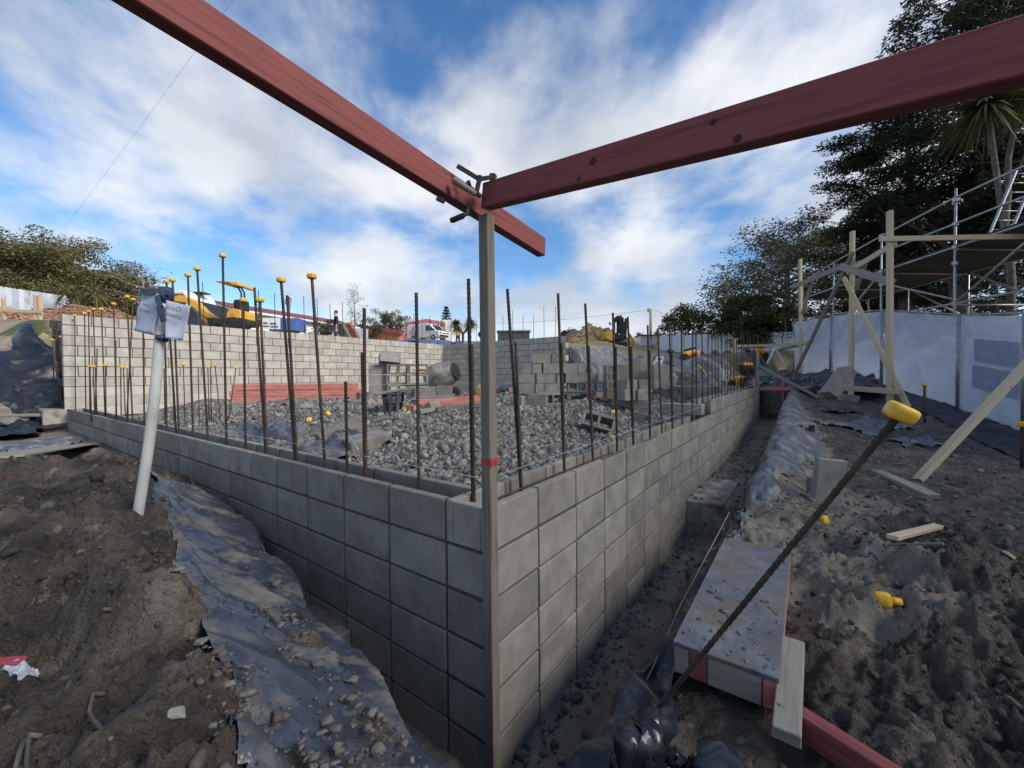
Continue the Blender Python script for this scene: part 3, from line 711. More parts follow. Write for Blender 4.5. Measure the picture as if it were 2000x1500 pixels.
# starter bars inside the enclosure
for (px, py, h, cap) in [(176, 716, 95, 1), (182, 716, 98, 1), (206, 714, 92, 1), (236, 716, 95, 1), (241, 718, 92, 1), (248, 718, 90, 1), (320, 719, 112, 1), (337, 717, 120, 1), (358, 712, 125, 1), (387, 717, 110, 0), (406, 717, 115, 1), (411, 718, 110, 0), (420, 714, 118, 1), (461, 718, 108, 1)]:
    d = 6.3; t = P(px, py, d); ln = h / F * d
    lean = {461: -.16, 420: .08}.get(px, random.uniform(-.02, .02))
    b = (t[0] + lean, t[1], max(t[2] - ln, 1.0) - .1)
    rebar(b, t, .007, cap, 'short starter bar with yellow cap inside the low walls near the crumpled plastic' if cap else 'short bare starter bar inside the low walls near the crumpled plastic',
          'capped starter bars inside the low walls' if cap else 'bare starter bars inside the low walls', False, name='starter_bar', capscale=1.0)
for (px, py) in [(103, 664), (119, 658), (130, 665)]:
    d = 8.6; t = P(px, py, d); rebar((t[0], t[1], .9), t, .008, True, 'capped bar standing at the far concrete pier below the tarpaulin slope', 'capped bars at the concrete pier', False, name='starter_bar')
# leaning bar with the big cap in front of the formwork
rebar(P(1165, 1530, 1.30), P(1757, 809, .80), .0068, True, 'long ribbed bar with big yellow cap leaning over the plywood formwork', None, True, capscale=.85)
# horizontal tie bars lying in the top course
mb = MB(); mb.tube([AB(.1, .08, 1.17), AB(.12, .5, 1.165), AB(.11, 1.6, 1.168)], .006, 6); tag(mb.build('tie_bar', MAT['rebar']), 'thin steel bar lying in the wall cavity by the corner post', 'rebar')
# ================================================================== PLASTIC SHEETS
def sheet(name, label, fn, nu, nv, mat, cat='tarpaulin', fold=.012, fs=5.0, fine=.004, seed=0):
    U, V = np.meshgrid(np.linspace(0, 1, nu), np.linspace(0, 1, nv), indexing='ij')
    G = fn(U, V)                      # (nu,nv,3)
    du = np.gradient(G, axis=0); dv = np.gradient(G, axis=1); n = np.cross(du, dv); n /= (np.linalg.norm(n, axis=2, keepdims=True) + 1e-9)
    n = np.where(n[..., 2:3] < -.02, -n, n)
    s = (G[..., 0] + G[..., 2] * 1.6) * fs + seed; t = (G[..., 1] - G[..., 2] * 1.2) * fs - seed * 2
    f = fold * (np.abs(fbm(s + .4 * noise2(t, s), t * .45, 2, .5)) * -1.6 + .8 * fbm(s * .6 + 9, t * 1.1, 2, ridged=True)) + fine * fbm(s * 6, t * 6, 2)
    G = G + n * f[..., None]
    V3 = G.reshape(-1, 3); I = np.arange(nu * nv).reshape(nu, nv)
    Q = np.stack([I[:-1, :-1], I[1:, :-1], I[1:, 1:], I[:-1, 1:]], -1).reshape(-1, 4)
    o = np_mesh(name, V3, Q, mat, smooth=True); return tag(o, label, cat)
def ab_sheet(ai, bi, off=.015, bulge=None):
    def fn(U, V):
        a = ai(U, V); b = bi(U, V)
        x = C0[0] + dL[0] * a + dR[0] * b; y = C0[1] + dL[1] * a + dR[1] * b
        z = H0(x, y) + .35 * (H(x, y) - H0(x, y)) + off
        if bulge is not None: z = z + bulge(U, V, a, b)
        return np.stack([x, y, z], -1)
    return fn
# along the bank beside the white pole: bank top, over the lip, down the trench side
def fnL(U, V):
    a = -1.25 + 4.5 * U
    bin_ = -.92 + .165 * a + .025 * np.sin(a * 5.3) + .015 * np.sin(a * 13)
    k = np.clip(V / .62, 0, 1)
    lip = -np.clip(.50 - .185 * a, .01, .56) + .025 * np.sin(a * 7.1) * sm(3, 2, a)
    b = bin_ + (lip - bin_) * k
    x = C0[0] + dL[0] * a + dR[0] * b; y = C0[1] + dL[1] * a + dR[1] * b
    top = .77 + .27 * sm(0, .65, -b - np.clip(.51 - .185 * a, .03, .56)) + .04 * sm(1.2, 3.0, a)
    z = np.maximum(np.maximum(top, H0(x, y)) + .012, H(x, y) + .008) - .05 * k ** 4 + .012 * sm(0, .1, V)
    q = np.clip((V - .62) / .38, 0, 1)
    fl = .02 + .30 * sm(.98, 1.06, a) + .42 * sm(2.98, 3.08, a)
    z = z + (fl + .05 - z) * (q ** 1.1)
    b2 = b + .07 * np.sin(q * 2.2) + .02 * q * np.sin(a * 11)
    x = C0[0] + dL[0] * a + dR[0] * b2; y = C0[1] + dL[1] * a + dR[1] * b2
    return np.stack([x, y, z], -1)
sheet('plastic_sheet', 'black polythene caked with clay draped along the bank by the white pole', fnL, 300, 90, MAT['tarp'], fold=.020, fs=2.6, fine=.0022)
# long pillow of sheeting beside the wall alongside the formwork
def fnR(U, V):
    b = 1.45 + 8.3 * U
    a_out = -.98 - .10 * np.sin(b * 1.1 + .8) - .16 * sm(2.8, 5.5, b) + .05 * np.sin(b * 4.3) + .27 * sm(3.2, 2.2, b)
    k = np.clip(V / .68, 0, 1); a_l = -.62 - .02 * np.sin(b * 2)
    a = a_out + (a_l - a_out) * k
    x = C0[0] + dL[0] * a + dR[0] * b; y = C0[1] + dL[1] * a + dR[1] * b
    z = np.maximum(H0(x, y), H(x, y)) + .014 + .09 * sm(2.6, 3.6, b) * np.sin(np.pi * np.clip(k * 1.05, 0, 1)) ** .8
    q = np.clip((V - .68) / .32, 0, 1)
    fl = .02 + .33 * sm(3.36, 3.44, b) + .12 * sm(6, 11, b)
    ztop = z; z = z + (fl + .03 - z) * q ** 1.2
    a2 = a + .07 * np.sin(q * 1.6)
    x = C0[0] + dL[0] * a2 + dR[0] * b; y = C0[1] + dL[1] * a2 + dR[1] * b
    return np.stack([x, y, z], -1)
sheet('plastic_sheet', 'long dusty grey polythene roll lying along the trench edge past the hollow block', fnR, 240, 50, MAT['tarp_dusty'], fold=.03, fs=1.7, fine=.002, seed=4)
# crumpled black heap between trench and formwork
def fnH(U, V):
    b = -.55 + 3.0 * U
    a_out = -.86 + .20 * sm(-.1, .35, b) + .03 * np.sin(b * 9)
    k = np.clip(V / .5, 0, 1); a = a_out + (-.52 - a_out + .05 * np.sin(b * 5 + 1)) * k
    x = C0[0] + dL[0] * a + dR[0] * b; y = C0[1] + dL[1] * a + dR[1] * b
    z = np.maximum(np.maximum(H0(x, y), H(x, y) + .01), .50) + .04 + .05 * np.sin(b * 6.3 + a * 4) * (1 - .6 * sm(.4, 2, b)) - .05 * sm(-.1, .3, b) * k
    q = np.clip((V - .5) / .5, 0, 1); z = z + (.05 - z) * q ** 1.0
    a2 = a + .05 * np.sin(q * 1.5) + .03 * np.sin(b * 7 + 2) * q
    x = C0[0] + dL[0] * a2 + dR[0] * b; y = C0[1] + dL[1] * a2 + dR[1] * b
    return np.stack([x, y, z], -1)
sheet('plastic_sheet', 'crumpled black polythene heap bunched between the trench and the plywood formwork', fnH, 200, 80, MAT['tarp_black'], fold=.06, fs=2.6, fine=.003, seed=9)
# far bank: big tarpaulin slope by the concrete pier
def fnT(U, V):
    a = 10.25 + 3.2 * V; b = -4.2 + 4.25 * U
    x = C0[0] + dL[0] * a + dR[0] * b; y = C0[1] + dL[1] * a + dR[1] * b
    z = H0(x, y) + .07 + .07 * np.sin(b * 1.3 + a * 3.2) * np.sin(np.pi * V)
    return np.stack([x, y, z], -1)
sheet('tarpaulin', 'big black tarpaulin spread over the earth slope beside the concrete pier', fnT, 110, 90, MAT['tarp_black'], fold=.16, fs=.8, fine=.012, seed=2)
def fnT2(U, V):
    a = 9.2 + 1.9 * V; b = -3.0 + 2.6 * U
    x = C0[0] + dL[0] * a + dR[0] * b; y = C0[1] + dL[1] * a + dR[1] * b
    z = H0(x, y) + .07 + .10 * V; return np.stack([x, y, z], -1)
sheet('tarpaulin', 'rumpled black plastic at the foot of the tarpaulin slope beside the scrap boards', fnT2, 60, 50, MAT['tarp_black'], fold=.10, fs=2.2, fine=.02, seed=6)
# slope past the block pallets
def fnS(U, V):
    b = 10.4 + 3.4 * V; a = .6 + 4.55 * U
    x = C0[0] + dL[0] * a + dR[0] * b; y = C0[1] + dL[1] * a + dR[1] * b
    z = H0(x, y) + .06; return np.stack([x, y, z], -1)
sheet('tarpaulin', 'blue-grey plastic sheet covering the cut slope behind the pallet of blocks', fnS, 70, 40, MAT['tarp_dusty'], fold=.10, fs=1.4, fine=.02, seed=3)
def fnS2(U, V):
    b = 11.9 + 2.6 * V; a = -2.6 + 3.0 * U
    x = C0[0] + dL[0] * a + dR[0] * b; y = C0[1] + dL[1] * a + dR[1] * b
    z = np.maximum(H0(x, y), 1.25 + .45 * V) + .08; return np.stack([x, y, z], -1)
sheet('tarpaulin', 'heaped dark plastic sheet behind the crouching workers', fnS2, 60, 40, MAT['tarp_black'], fold=.14, fs=1.7, fine=.02, seed=13)
# crumpled plastic inside the enclosure near the low wall
def fnI(U, V):
    a = 2.1 + 2.3 * U; b = .42 + .75 * V
    x = C0[0] + dL[0] * a + dR[0] * b; y = C0[1] + dL[1] * a + dR[1] * b
    z = H0(x, y) + .06 + .05 * np.sin(U * 9) * np.sin(V * 3.1); return np.stack([x, y, z], -1)
sheet('plastic_sheet', 'crumpled black plastic lying inside the low wall beside the starter bars', fnI, 90, 40, MAT['tarp'], fold=.07, fs=4, fine=.012, seed=21)
def fnB(U, V):
    p = [P(745, 660, 19.0), P(890, 676, 18.0), P(905, 668, 27), P(770, 655, 27)]
    Q = (1 - U)[..., None] * ((1 - V)[..., None] * p[0] + V[..., None] * p[3]) + U[..., None] * ((1 - V)[..., None] * p[1] + V[..., None] * p[2])
    Q[..., 2] = H0(Q[..., 0], Q[..., 1]) + .10 + .18 * np.sin(np.pi * U) * np.sin(np.pi * V); return Q
sheet('tarpaulin', 'blue tarpaulin lying on the ground in front of the white van', fnB, 60, 24, MAT['tarp_blue'], fold=.12, fs=.9, fine=.02)
def scrap(p, sx, sy, ang, label, mat, fold=.02, seed=0):
    c, s = math.cos(ang), math.sin(ang)
    def fn(U, V):
        u = (U - .5) * sx * (1 + .2 * np.sin(V * 7 + seed)); v = (V - .5) * sy * (1 + .25 * np.sin(U * 6 + seed * 2))
        x = p[0] + u * c - v * s; y = p[1] + u * s + v * c
        return np.stack([x, y, H(x, y) + .012], -1)
    return sheet('plastic_scrap', label, fn, 36, 30, mat, 'plastic', fold=fold, fs=5, fine=.004, seed=seed)
scrap(on(80, 868), 1.5, .7, -.75, 'pale blue-grey plastic scrap lying on the flat clay by the boards', MAT['tarp_dusty'], .02, 3)
scrap(on(1700, 835), 1.3, .8, .4, 'torn grey plastic trodden into the clay in front of the silt fabric', MAT['tarp_dusty'], .05, 7)
scrap(on(1790, 868), .9, .45, .2, 'small grey plastic rag beside the leaning pine brace', MAT['tarp_dusty'], .04, 8)
scrap(on(1640, 800), .9, .6, .9, 'muddy dark plastic bunched beside the leaning concrete slab', MAT['tarp'], .07, 10)
scrap(on(560, 876), .5, .34, .3, 'small blue-grey plastic rag at the foot of the capped bars', MAT['tarp_dusty'], .04, 12)

# ================================================================== RED BEAMS, POST, CLAMP
def plank(name, label, p0, p1, w, h, mat, cat='timber', up=(0, 0, 1), bevel=.003, group=None, parent=None, jit=0):
    o = MB().beam(p0, p1, w, h, up, jit).build(name, mat, parent, bevel)
    if parent is None: tag(o, label, cat, group)
    return o
_E = P(1065, 499.6, 2.03); _A = P(932, 416.5, 1.60); _N = P(266, 0, .765)
lb_dir = (_E - _N) / np.linalg.norm(_E - _N)
lb_side = np.cross(lb_dir, [0, 0, 1]); lb_side /= np.linalg.norm(lb_side)      # to the right of travel
lb_up = np.cross(lb_side, lb_dir)
b0 = _N - lb_dir * .55 + lb_up * .045 - lb_side * .0225; b1 = _E + lb_up * .045 - lb_side * .0225
plank('timber_beam', 'red stained timber beam whose sawn end pokes out past the grey post', b0, b1, .045, .09, MAT['red_wood'], 'beam', bevel=.0025)
r0 = P(938, 407, 1.52); r1 = P(2000, 147, .612)
rb_dir = (r1 - r0) / np.linalg.norm(r1 - r0); rb_side = np.cross([0, 0, 1], rb_dir); rb_side /= np.linalg.norm(rb_side)
rb_up = np.cross(rb_dir, rb_side)
if rb_up[2] < 0: rb_up = -rb_up
back = rb_side if rb_side[1] > 0 else -rb_side
plank('timber_beam', 'red stained timber beam with knots resting on top of the grey post', r0 + rb_up * .047 + back * .0235, r1 + rb_dir * .6 + rb_up * .047 + back * .0235, .045, .09, MAT['red_wood'], 'beam', bevel=.0025)
# knots in the near face
_rbeam = [o for o in bpy.data.objects if o.get('label', '').startswith('red stained timber beam with knots')][0]
for px, py, ra in ((1158, 314, .011), (1392, 238, .007), (1440, 270, .009), (947, 389, .004)):
    v = ray(px, py); nn = -back; s_ = ((r0 - np.array([0, 0, CZ])) @ nn) / (v @ nn); kp = np.array([0, 0, CZ]) + v * s_
    mk = MB().lathe([(ra * .2, .0003), (ra, .0007), (ra * .8, .0009), (ra * .3, .0007)], kp - nn * .0006, nn, 14); mk.build('knot', MAT['knot'], _rbeam)
pt = r0 + back * .025; pt = np.array([pt[0] + rb_dir[0] * .02, pt[1] + rb_dir[1] * .02, 0])
ztop = (r0 + rb_dir * .035)[2]
pc = np.array([-.0885, 1.598])
post = thing('corner_post', 'weathered square timber post standing against the block corner under the red beams', 'post', (pc[0], pc[1], 0))
e1 = np.array([dL[0] * .25 + dR[0] * .97, dL[1] * .25 + dR[1] * .97]); 
Rz = np.array([[dR[0], -dR[1], 0], [dR[1], dR[0], 0], [0, 0, 1]])
mb = MB(); top = np.array([pc[0] - .006, pc[1], ztop + .004]); mb.beam((pc[0], pc[1], -.05), top, .046, .046, (dR[0], dR[1], 0)); mb.build('shaft', MAT['old_wood'], post, .003)
tz = 1.737 - (902 - 736) / F * 1.6
mb = MB(); mb.beam((pc[0] - .001, pc[1], tz - .014), (pc[0] - .001, pc[1], tz + .014), .050, .050, (dR[0], dR[1], 0)); mb.build('tape_band', MAT['redtape'], post)
# F-clamp gripping both beams
def clamp():
    g = lambda px, py, d: P(px, py, d)
    root = thing('bar_clamp', 'old iron bar clamp with wooden handle gripping the two red beams', 'clamp', g(920, 360, 1.45))
    d = 1.46
    mb = MB(); mb.beam(g(893, 324, d), g(936, 350, d), .006, .016); mb.build('bar', MAT['iron'], root, .001)
    mb = MB(); mb.beam(g(929, 382, d), g(938, 343, d), .014, .016); mb.beam(g(936, 350, d), g(967, 345, d + .08), .018, .014); mb.box(g(962, 347, d + .07), (.022, .03, .022)); mb.build('fixed_jaw', MAT['iron'], root, .002)
    mb = MB(); mb.tube([g(884, 351, d - .02), g(890, 354, d - .02), g(905, 364, d - .02), g(926, 377, d - .02), g(929, 379, d - .02)], [.009, .0125, .0115, .0105, .007], 12); mb.build('wooden_handle', MAT['grey_wood'], root)
    mb = MB(); mb.tube([g(915, 362, d), g(936, 380, d)], .006, 8); mb.ico(g(936, 382, d), .008, 2); mb.beam(g(912, 360, d), g(919, 357, d), .02, .014); mb.build('screw', MAT['iron'], root)
    root2 = thing('bar_clamp', 'iron bar clamp with black grip hanging under the red beam by the post', 'clamp', g(905, 425, 1.5))
    d = 1.50
    mb = MB(); mb.tube([g(879, 431, d), g(884, 430, d), g(903, 422, d), g(908, 419, d)], [.008, .0105, .0105, .008], 12); mb.build('grip', MAT['rubber'], root2)
    mb = MB(); mb.tube([g(905, 421, d), g(914, 418, d + .04)], .005, 8); mb.beam(g(914, 420, d + .04), g(912, 398, d + .05), .012, .014); mb.build('jaw', MAT['iron'], root2, .001)
    mb = MB(); mb.beam(g(853, 387, 1.42), g(868, 394, 1.42), .012, .014); mb.build('bar', MAT['iron'], root2, .001)
clamp()

# ================================================================== PVC POLE WITH NOTICES
def pole():
    p0 = P(268, 1012, 2.0); p1 = P(312, 660, 1.97); p2 = P(322, 566, 1.96)
    root = thing('pvc_pole', 'leaning white plastic pipe stuck in the mud bank with paper notices tied on', 'pole', p0)
    pts = [p0 - (p1 - p0) * .12 + np.array([0, 0, 0])] + [p0 + (p1 - p0) * t + np.array([.012 * math.sin(t * 3.1), 0, 0]) for t in np.linspace(0, 1, 9)] + [p2]
    mb = MB(); mb.tube(pts, .022, 20); mb.build('pipe', MAT['pvc'], root)
    for y0, y1, r in ((655, 665, .0255), (562, 590, .030)):
        a = P(316 + (660 - y0) * .09, y0, 1.965); b = P(316 + (660 - y1) * .09, y1, 1.965)
        mb = MB(); mb.tube([a, (a + b) / 2 + np.array([.003, 0, 0]), b], [r, r * 1.06, r * .96], 14); mb.build('tape_wrap', MAT['tape'], root)
    mb = MB(); mb.beam(P(275, 568, 1.94), P(330, 572, 1.94), .004, .028, jit=.004); mb.beam(P(306, 578, 1.925), P(314, 600, 1.92), .004, .03, jit=.004); mb.beam(P(312, 598, 1.92), P(320, 628, 1.918), .004, .028, jit=.004); mb.build('tape_tail', MAT['tape'], root)
    def paper(c, txt, name):
        q = [P(x, y, dd) for x, y, dd in c]           # tl, tr, br, bl
        U, V = np.meshgrid(np.linspace(0, 1, 14), np.linspace(0, 1, 14), indexing='ij'); U = U[..., None]; V = V[..., None]
        G = (1 - U) * ((1 - V) * q[0] + V * q[3]) + U * ((1 - V) * q[1] + V * q[2])
        n = np.cross(q[1] - q[0], q[3] - q[0]); n /= np.linalg.norm(n)
        G = G + n * (.012 * np.sin(U * 3.1) * np.sin(V * 2.3 + .6) + .004 * np.sin(V * 9 + U * 4))
        o = MB().grid(G).build('paper_notice', MAT['paper'], root)
        s = o.modifiers.new('thick', 'SOLIDIFY'); s.thickness = .0012
        ex = (q[1] - q[0]); ex /= np.linalg.norm(ex); ey = (q[0] - q[3]); ey -= ex * (ey @ ex); ey /= np.linalg.norm(ey); ez = np.cross(ex, ey)
        tocam = np.array([0, 0, CZ]) - q[0]
        for (t, u, v, size) in txt:
            pos = (1 - u) * ((1 - v) * q[0] + v * q[3]) + u * ((1 - v) * q[1] + v * q[2]) + (n if n @ tocam > 0 else -n) * .020
            cu = bpy.data.curves.new('text', 'FONT'); cu.body = t; cu.size = size; cu.align_x = 'CENTER'
            tmp = bpy.data.objects.new('tmp', cu); COL.objects.link(tmp); dg = bpy.context.evaluated_depsgraph_get(); dg.update()
            me = bpy.data.meshes.new_from_object(tmp.evaluated_get(dg)); bpy.data.objects.remove(tmp)
            me.materials.clear(); me.materials.append(MAT['ink'])
            to = link('lettering', me, None, o)
            mx = -ex                                      # seen from the back of the sheet, so it reads mirrored
            zz = np.cross(mx, ey); off = np.array(ORG[root.name])
            to.matrix_local = Matrix(((mx[0], ey[0], zz[0], pos[0] - off[0]), (mx[1], ey[1], zz[1], pos[1] - off[1]), (mx[2], ey[2], zz[2], pos[2] - off[2]), (0, 0, 0, 1)))
    paper([(277, 566, 1.95), (312, 574, 1.93), (300, 655, 1.93), (262, 646, 1.97)], [('tion', .62, .36, .028), ('ment)', .60, .50, .028)], 'a')
    paper([(324, 586, 1.93), (373, 598, 1.96), (357, 665, 1.96), (322, 660, 1.93)], [('Geot', .38, .24, .032), ('(please', .40, .42, .028)], 'b')
pole()

# ================================================================== TRENCH SIDE AND FORMWORK
def formwork():
    z = .72
    a0, a1, b0_, b1_ = -.645, -.985, .32, 1.54
    root = thing('formwork_box', 'low muddy plywood formwork box with red-ended timber frame beside the trench', 'formwork', AB((a0 + a1) / 2, (b0_ + b1_) / 2, z - .12))
    Rw = np.array([[dR[0], dL[0], 0], [dR[1], dL[1], 0], [0, 0, 1]])
    c = AB((a0 + a1) / 2, (b0_ + b1_) / 2, z - .009)
    mb = MB().box(c, (b1_ - b0_, a0 - a1, .018), Rw); mb.build('ply_top', MAT['ply'], root, .002)
    def rail(pa, pb, mat, nm, w=.045, h=.098):
        MB().beam(pa, pb, w, h).build(nm, mat, root, .003)
    zc = z - .0685
    rail(AB(a0 - .024, b0_ + .05, zc), AB(a0 - .024, b1_ - .05, zc), MAT['grey_wood'], 'side_rail')
    rail(AB(a1 + .024, b0_ + .004, zc), AB(a1 + .024, b1_ - .004, zc), MAT['red_wood2'], 'side_rail')
    rail(AB(a0 - .004, b0_ + .024, zc), AB(a0 - .055, b0_ + .024, zc), MAT['grey_wood'], 'end_rail'); rail(AB(a0 - .058, b0_ + .025, zc), AB(a0 - .12, b0_ + .025, zc), MAT['red_wood'], 'end_rail'); rail(AB(a0 - .122, b0_ + .024, zc), AB(a1 + .05, b0_ + .024, zc), MAT['grey_wood'], 'end_rail')
    rail(AB(a0 - .05, b1_ - .026, zc), AB(a1 + .05, b1_ - .026, zc), MAT['grey_wood'], 'end_rail')
    # dried lumps on the ply
    n = 190; a = RNG.uniform(a1 + .01, a0 - .01, n); b = b0_ + np.abs(RNG.normal(0, .38, n)); k = b < b1_ - .02; a = a[k]; b = b[k]
    x = C0[0] + dL[0] * a + dR[0] * b; y = C0[1] + dL[1] * a + dR[1] * b; s = np.clip(RNG.lognormal(math.log(.0075), .6, len(x)), .003, .03)
    tag(scatter_stones('mortar_crumbs', np.stack([x, y, np.full_like(x, z) + s * .12], -1), s, MAT['flake'], .4), 'crumbs of mortar and mud lying on the formwork ply', 'debris')
formwork()
def lying(label, pxa, pxb, w, h, mat, name='plank', dz=0.0, cat='timber', up=(0, 0, 1), group=None, jit=.002):
    """a board lying on the ground between two ground pixels"""
    p = on(*pxa); q = on(*pxb)
    p = p + np.array([0, 0, h / 2 + .012 + dz]); q = q + np.array([0, 0, h / 2 + .012 + dz])
    return plank(name, label, p, q, w, h, mat, cat, up, group=group, jit=jit)
def zplank(label, pxa, pxb, z0, z1, w, h, mat, name='plank', cat='timber', up=(0, 0, 1), jit=.002):
    return plank(name, label, PZ(*pxa, z0), PZ(*pxb, z1), w, h, mat, cat, up, jit=jit)
zplank('mud-smeared grey board lying beside the plywood formwork, end splintered', (1548, 1255), (1535, 1440), .70, .66, .075, .042, MAT['grey_wood'])
zplank('red timber offcut half buried in mud below the grey board', (1560, 1408), (1760, 1540), .64, .66, .05, .08, MAT['red_wood'])
zplank('short pale timber block wedged under the grey board', (1497, 1345), (1535, 1372), .60, .60, .05, .05, MAT['grey_wood'])
lying('weathered board lying flat near the foot of the leaning pine brace', (1712, 928), (1822, 978), .12, .05, MAT['grey_wood'])
lying('short pale board offcut lying on a thin stick in the mud', (1742, 1068), (1832, 1043), .055, .028, MAT['pine'], dz=.03)
mb = MB(); p = on(1650, 1078); q = on(1842, 1073); mb.tube([p + [0, 0, .03], (p + q) / 2 + [0, 0, .035], q + [0, 0, .03]], .008, 7); tag(mb.build('stick', MAT['old_wood']), 'thin wooden stick lying under the pale board offcut', 'stick')
lying('little pale wood chip lying on dark mud beyond the board offcut', (1962, 1085), (1978, 1096), .03, .015, MAT['pine'])
def slab(label, c, size, R, mat, name='concrete_slab', cat='slab', bevel=.006):
    return tag(MB().box(c, size, R, jit=.003).build(name, mat, bevel=bevel), label, cat)
def rotz(a): c, s = math.cos(a), math.sin(a); return np.array([[c, -s, 0], [s, c, 0], [0, 0, 1]])
def rotx(a): c, s = math.cos(a), math.sin(a); return np.array([[1, 0, 0], [0, c, -s], [0, s, c]])
def roty(a): c, s = math.cos(a), math.sin(a); return np.array([[c, 0, s], [0, 1, 0], [-s, 0, c]])
p = on(1618, 985); slab('grey block standing on end in the clay behind the leaning bar', p + [.02, .03, .185], (.21, .09, .40), rotz(-.25) @ roty(.1), MAT['block'], 'concrete_block', 'block')
p = on(1592, 968); slab('small broken block piece beside the block standing on end', p + [0, .06, .06], (.05, .06, .2), rotz(.3), MAT['block'], 'concrete_block', 'block')
def hollow_mesh(L=.39, w=.19, h=.19, cells=2, t=.032):
    """two-cell hollow block, cells open along local z"""
    mb = MB()
    mb.box((0, -w / 2 + t / 2, 0), (L, t, h)); mb.box((0, w / 2 - t / 2, 0), (L, t, h))
    n = cells + 1
    for i in range(n):
        x = -L / 2 + t / 2 + i * (L - t) / cells; mb.box((x, 0, 0), (t, w - 2 * t - .001, h - .002))
    return mb.mesh('hollow_block', MAT['block'], bevel=.003)
HB = hollow_mesh(); HB1 = hollow_mesh(.19, .19, .19, 1, .03)
def hollow(c, R, label, group=None, me=None, name='hollow_block'):
    o = link(name, me or HB, tuple(c)); R = np.array(R)
    o.matrix_world = Matrix(((*R[0], c[0]), (*R[1], c[1]), (*R[2], c[2]), (0, 0, 0, 1))); return tag(o, label, 'block', group)
p = on(1572, 852); hollow(p + [0, .1, .11], rotz(-.15) @ rotx(.0) @ np.array([[1, 0, 0], [0, 0, -1], [0, 1, 0]]), 'upended hollow block standing open beside the dusty plastic roll')
# leaning slab on blocks
p = on(1618, 778); slab('pale concrete block lying under the leaning slab by the pine frame', p + [.05, .1, .10], (.42, .2, .2), rotz(.1), MAT['block'], 'concrete_block', 'block')
pa = P(1618, 772, 8.6); pb = P(1655, 722, 8.6); plank('concrete_slab', 'long grey concrete slab leaning up against the pine frame post', pa, pb, .22, .34, MAT['block'], 'slab', up=(0, -1, .2))
p = on(1655, 782); slab('half-buried block lying in front of the leaning slab', p + [.02, 0, .05], (.4, .2, .2), rotz(-.5) @ roty(.2), MAT['block'], 'concrete_block', 'block')
for (px, py, lab, t) in [(1608, 1022, 'loose yellow cap lying by the block standing on end', (1.2, .4)), (1722, 1180, 'loose yellow cap lying in the dark mud beyond the formwork', (1.35, -.5)), (1785, 868, 'loose yellow cap by the torn grey plastic', (.5, 0)),
                         (604, 824, 'loose yellow cap on the rubble in front of the red planks', (1, .3)), (640, 812, 'loose yellow cap on the rubble above the broken slabs', (.4, .8)), (791, 806, 'loose yellow cap beside the dark crate', (.3, 1.1)),
                         (1197, 808, 'loose yellow cap on the gravel behind the tilted hollow block', (.8, 0)), (1195, 859, 'loose yellow cap on the gravel in front of the tilted hollow block', (.3, .9)), (1250, 776, 'loose yellow cap near the upright blocks', (.3, .2))]:
    p = on(px, py); loose_cap(p + np.array([0, 0, .024]), t, lab, None, 1.15)
# the second half of the cap in the dark mud
p = on(1742, 1182); mb = MB().tube([p + [-.012, 0, .022], p + [.03, -.01, .02]], [.017, .017], 12); tag(mb.build('cap_sleeve', MAT['cap']), 'yellow plastic sleeve lying against a cap in the dark mud', 'sleeve')
# short capped stakes by the silt fabric
for px, py0, py1, d, lab in [(1806, 790, 752, 6.6, 'short black stake with yellow cap in the silt fabric'), (1999, 875, 830, 4.9, 'black stake with yellow cap standing at the fence end')]:
    b = P(px, py0, d); t = P(px, py1, d); rebar((b[0], b[1], b[2] - .3), t, .018 if px < 1900 else .03, True, lab, None, False, 'capped_stake', 1.3 if px < 1900 else 1.7)
# string line
mb = MB(); mb.tube([P(1425, 1000, 2.9), P(1330, 1180, 2.0), P(1200, 1470, 1.42)], .0016, 5); tag(mb.build('string_line', MAT['rope']), 'thin pale string line running down past the formwork into the trench', 'string')
mb = MB(); mb.tube([AB(8.0, .06, 1.34), AB(4, .05, 1.31), AB(.12, .05, 1.30), AB(.05, .1, 1.30)], .0013, 5); mb.tube([AB(.05, .1, 1.30), AB(.06, 5, 1.32), AB(.06, 9.5, 1.45)], .0013, 5); tag(mb.build('string_line', MAT['rope']), 'thin string line tied round the grey post and along the tops of both low walls', 'string')
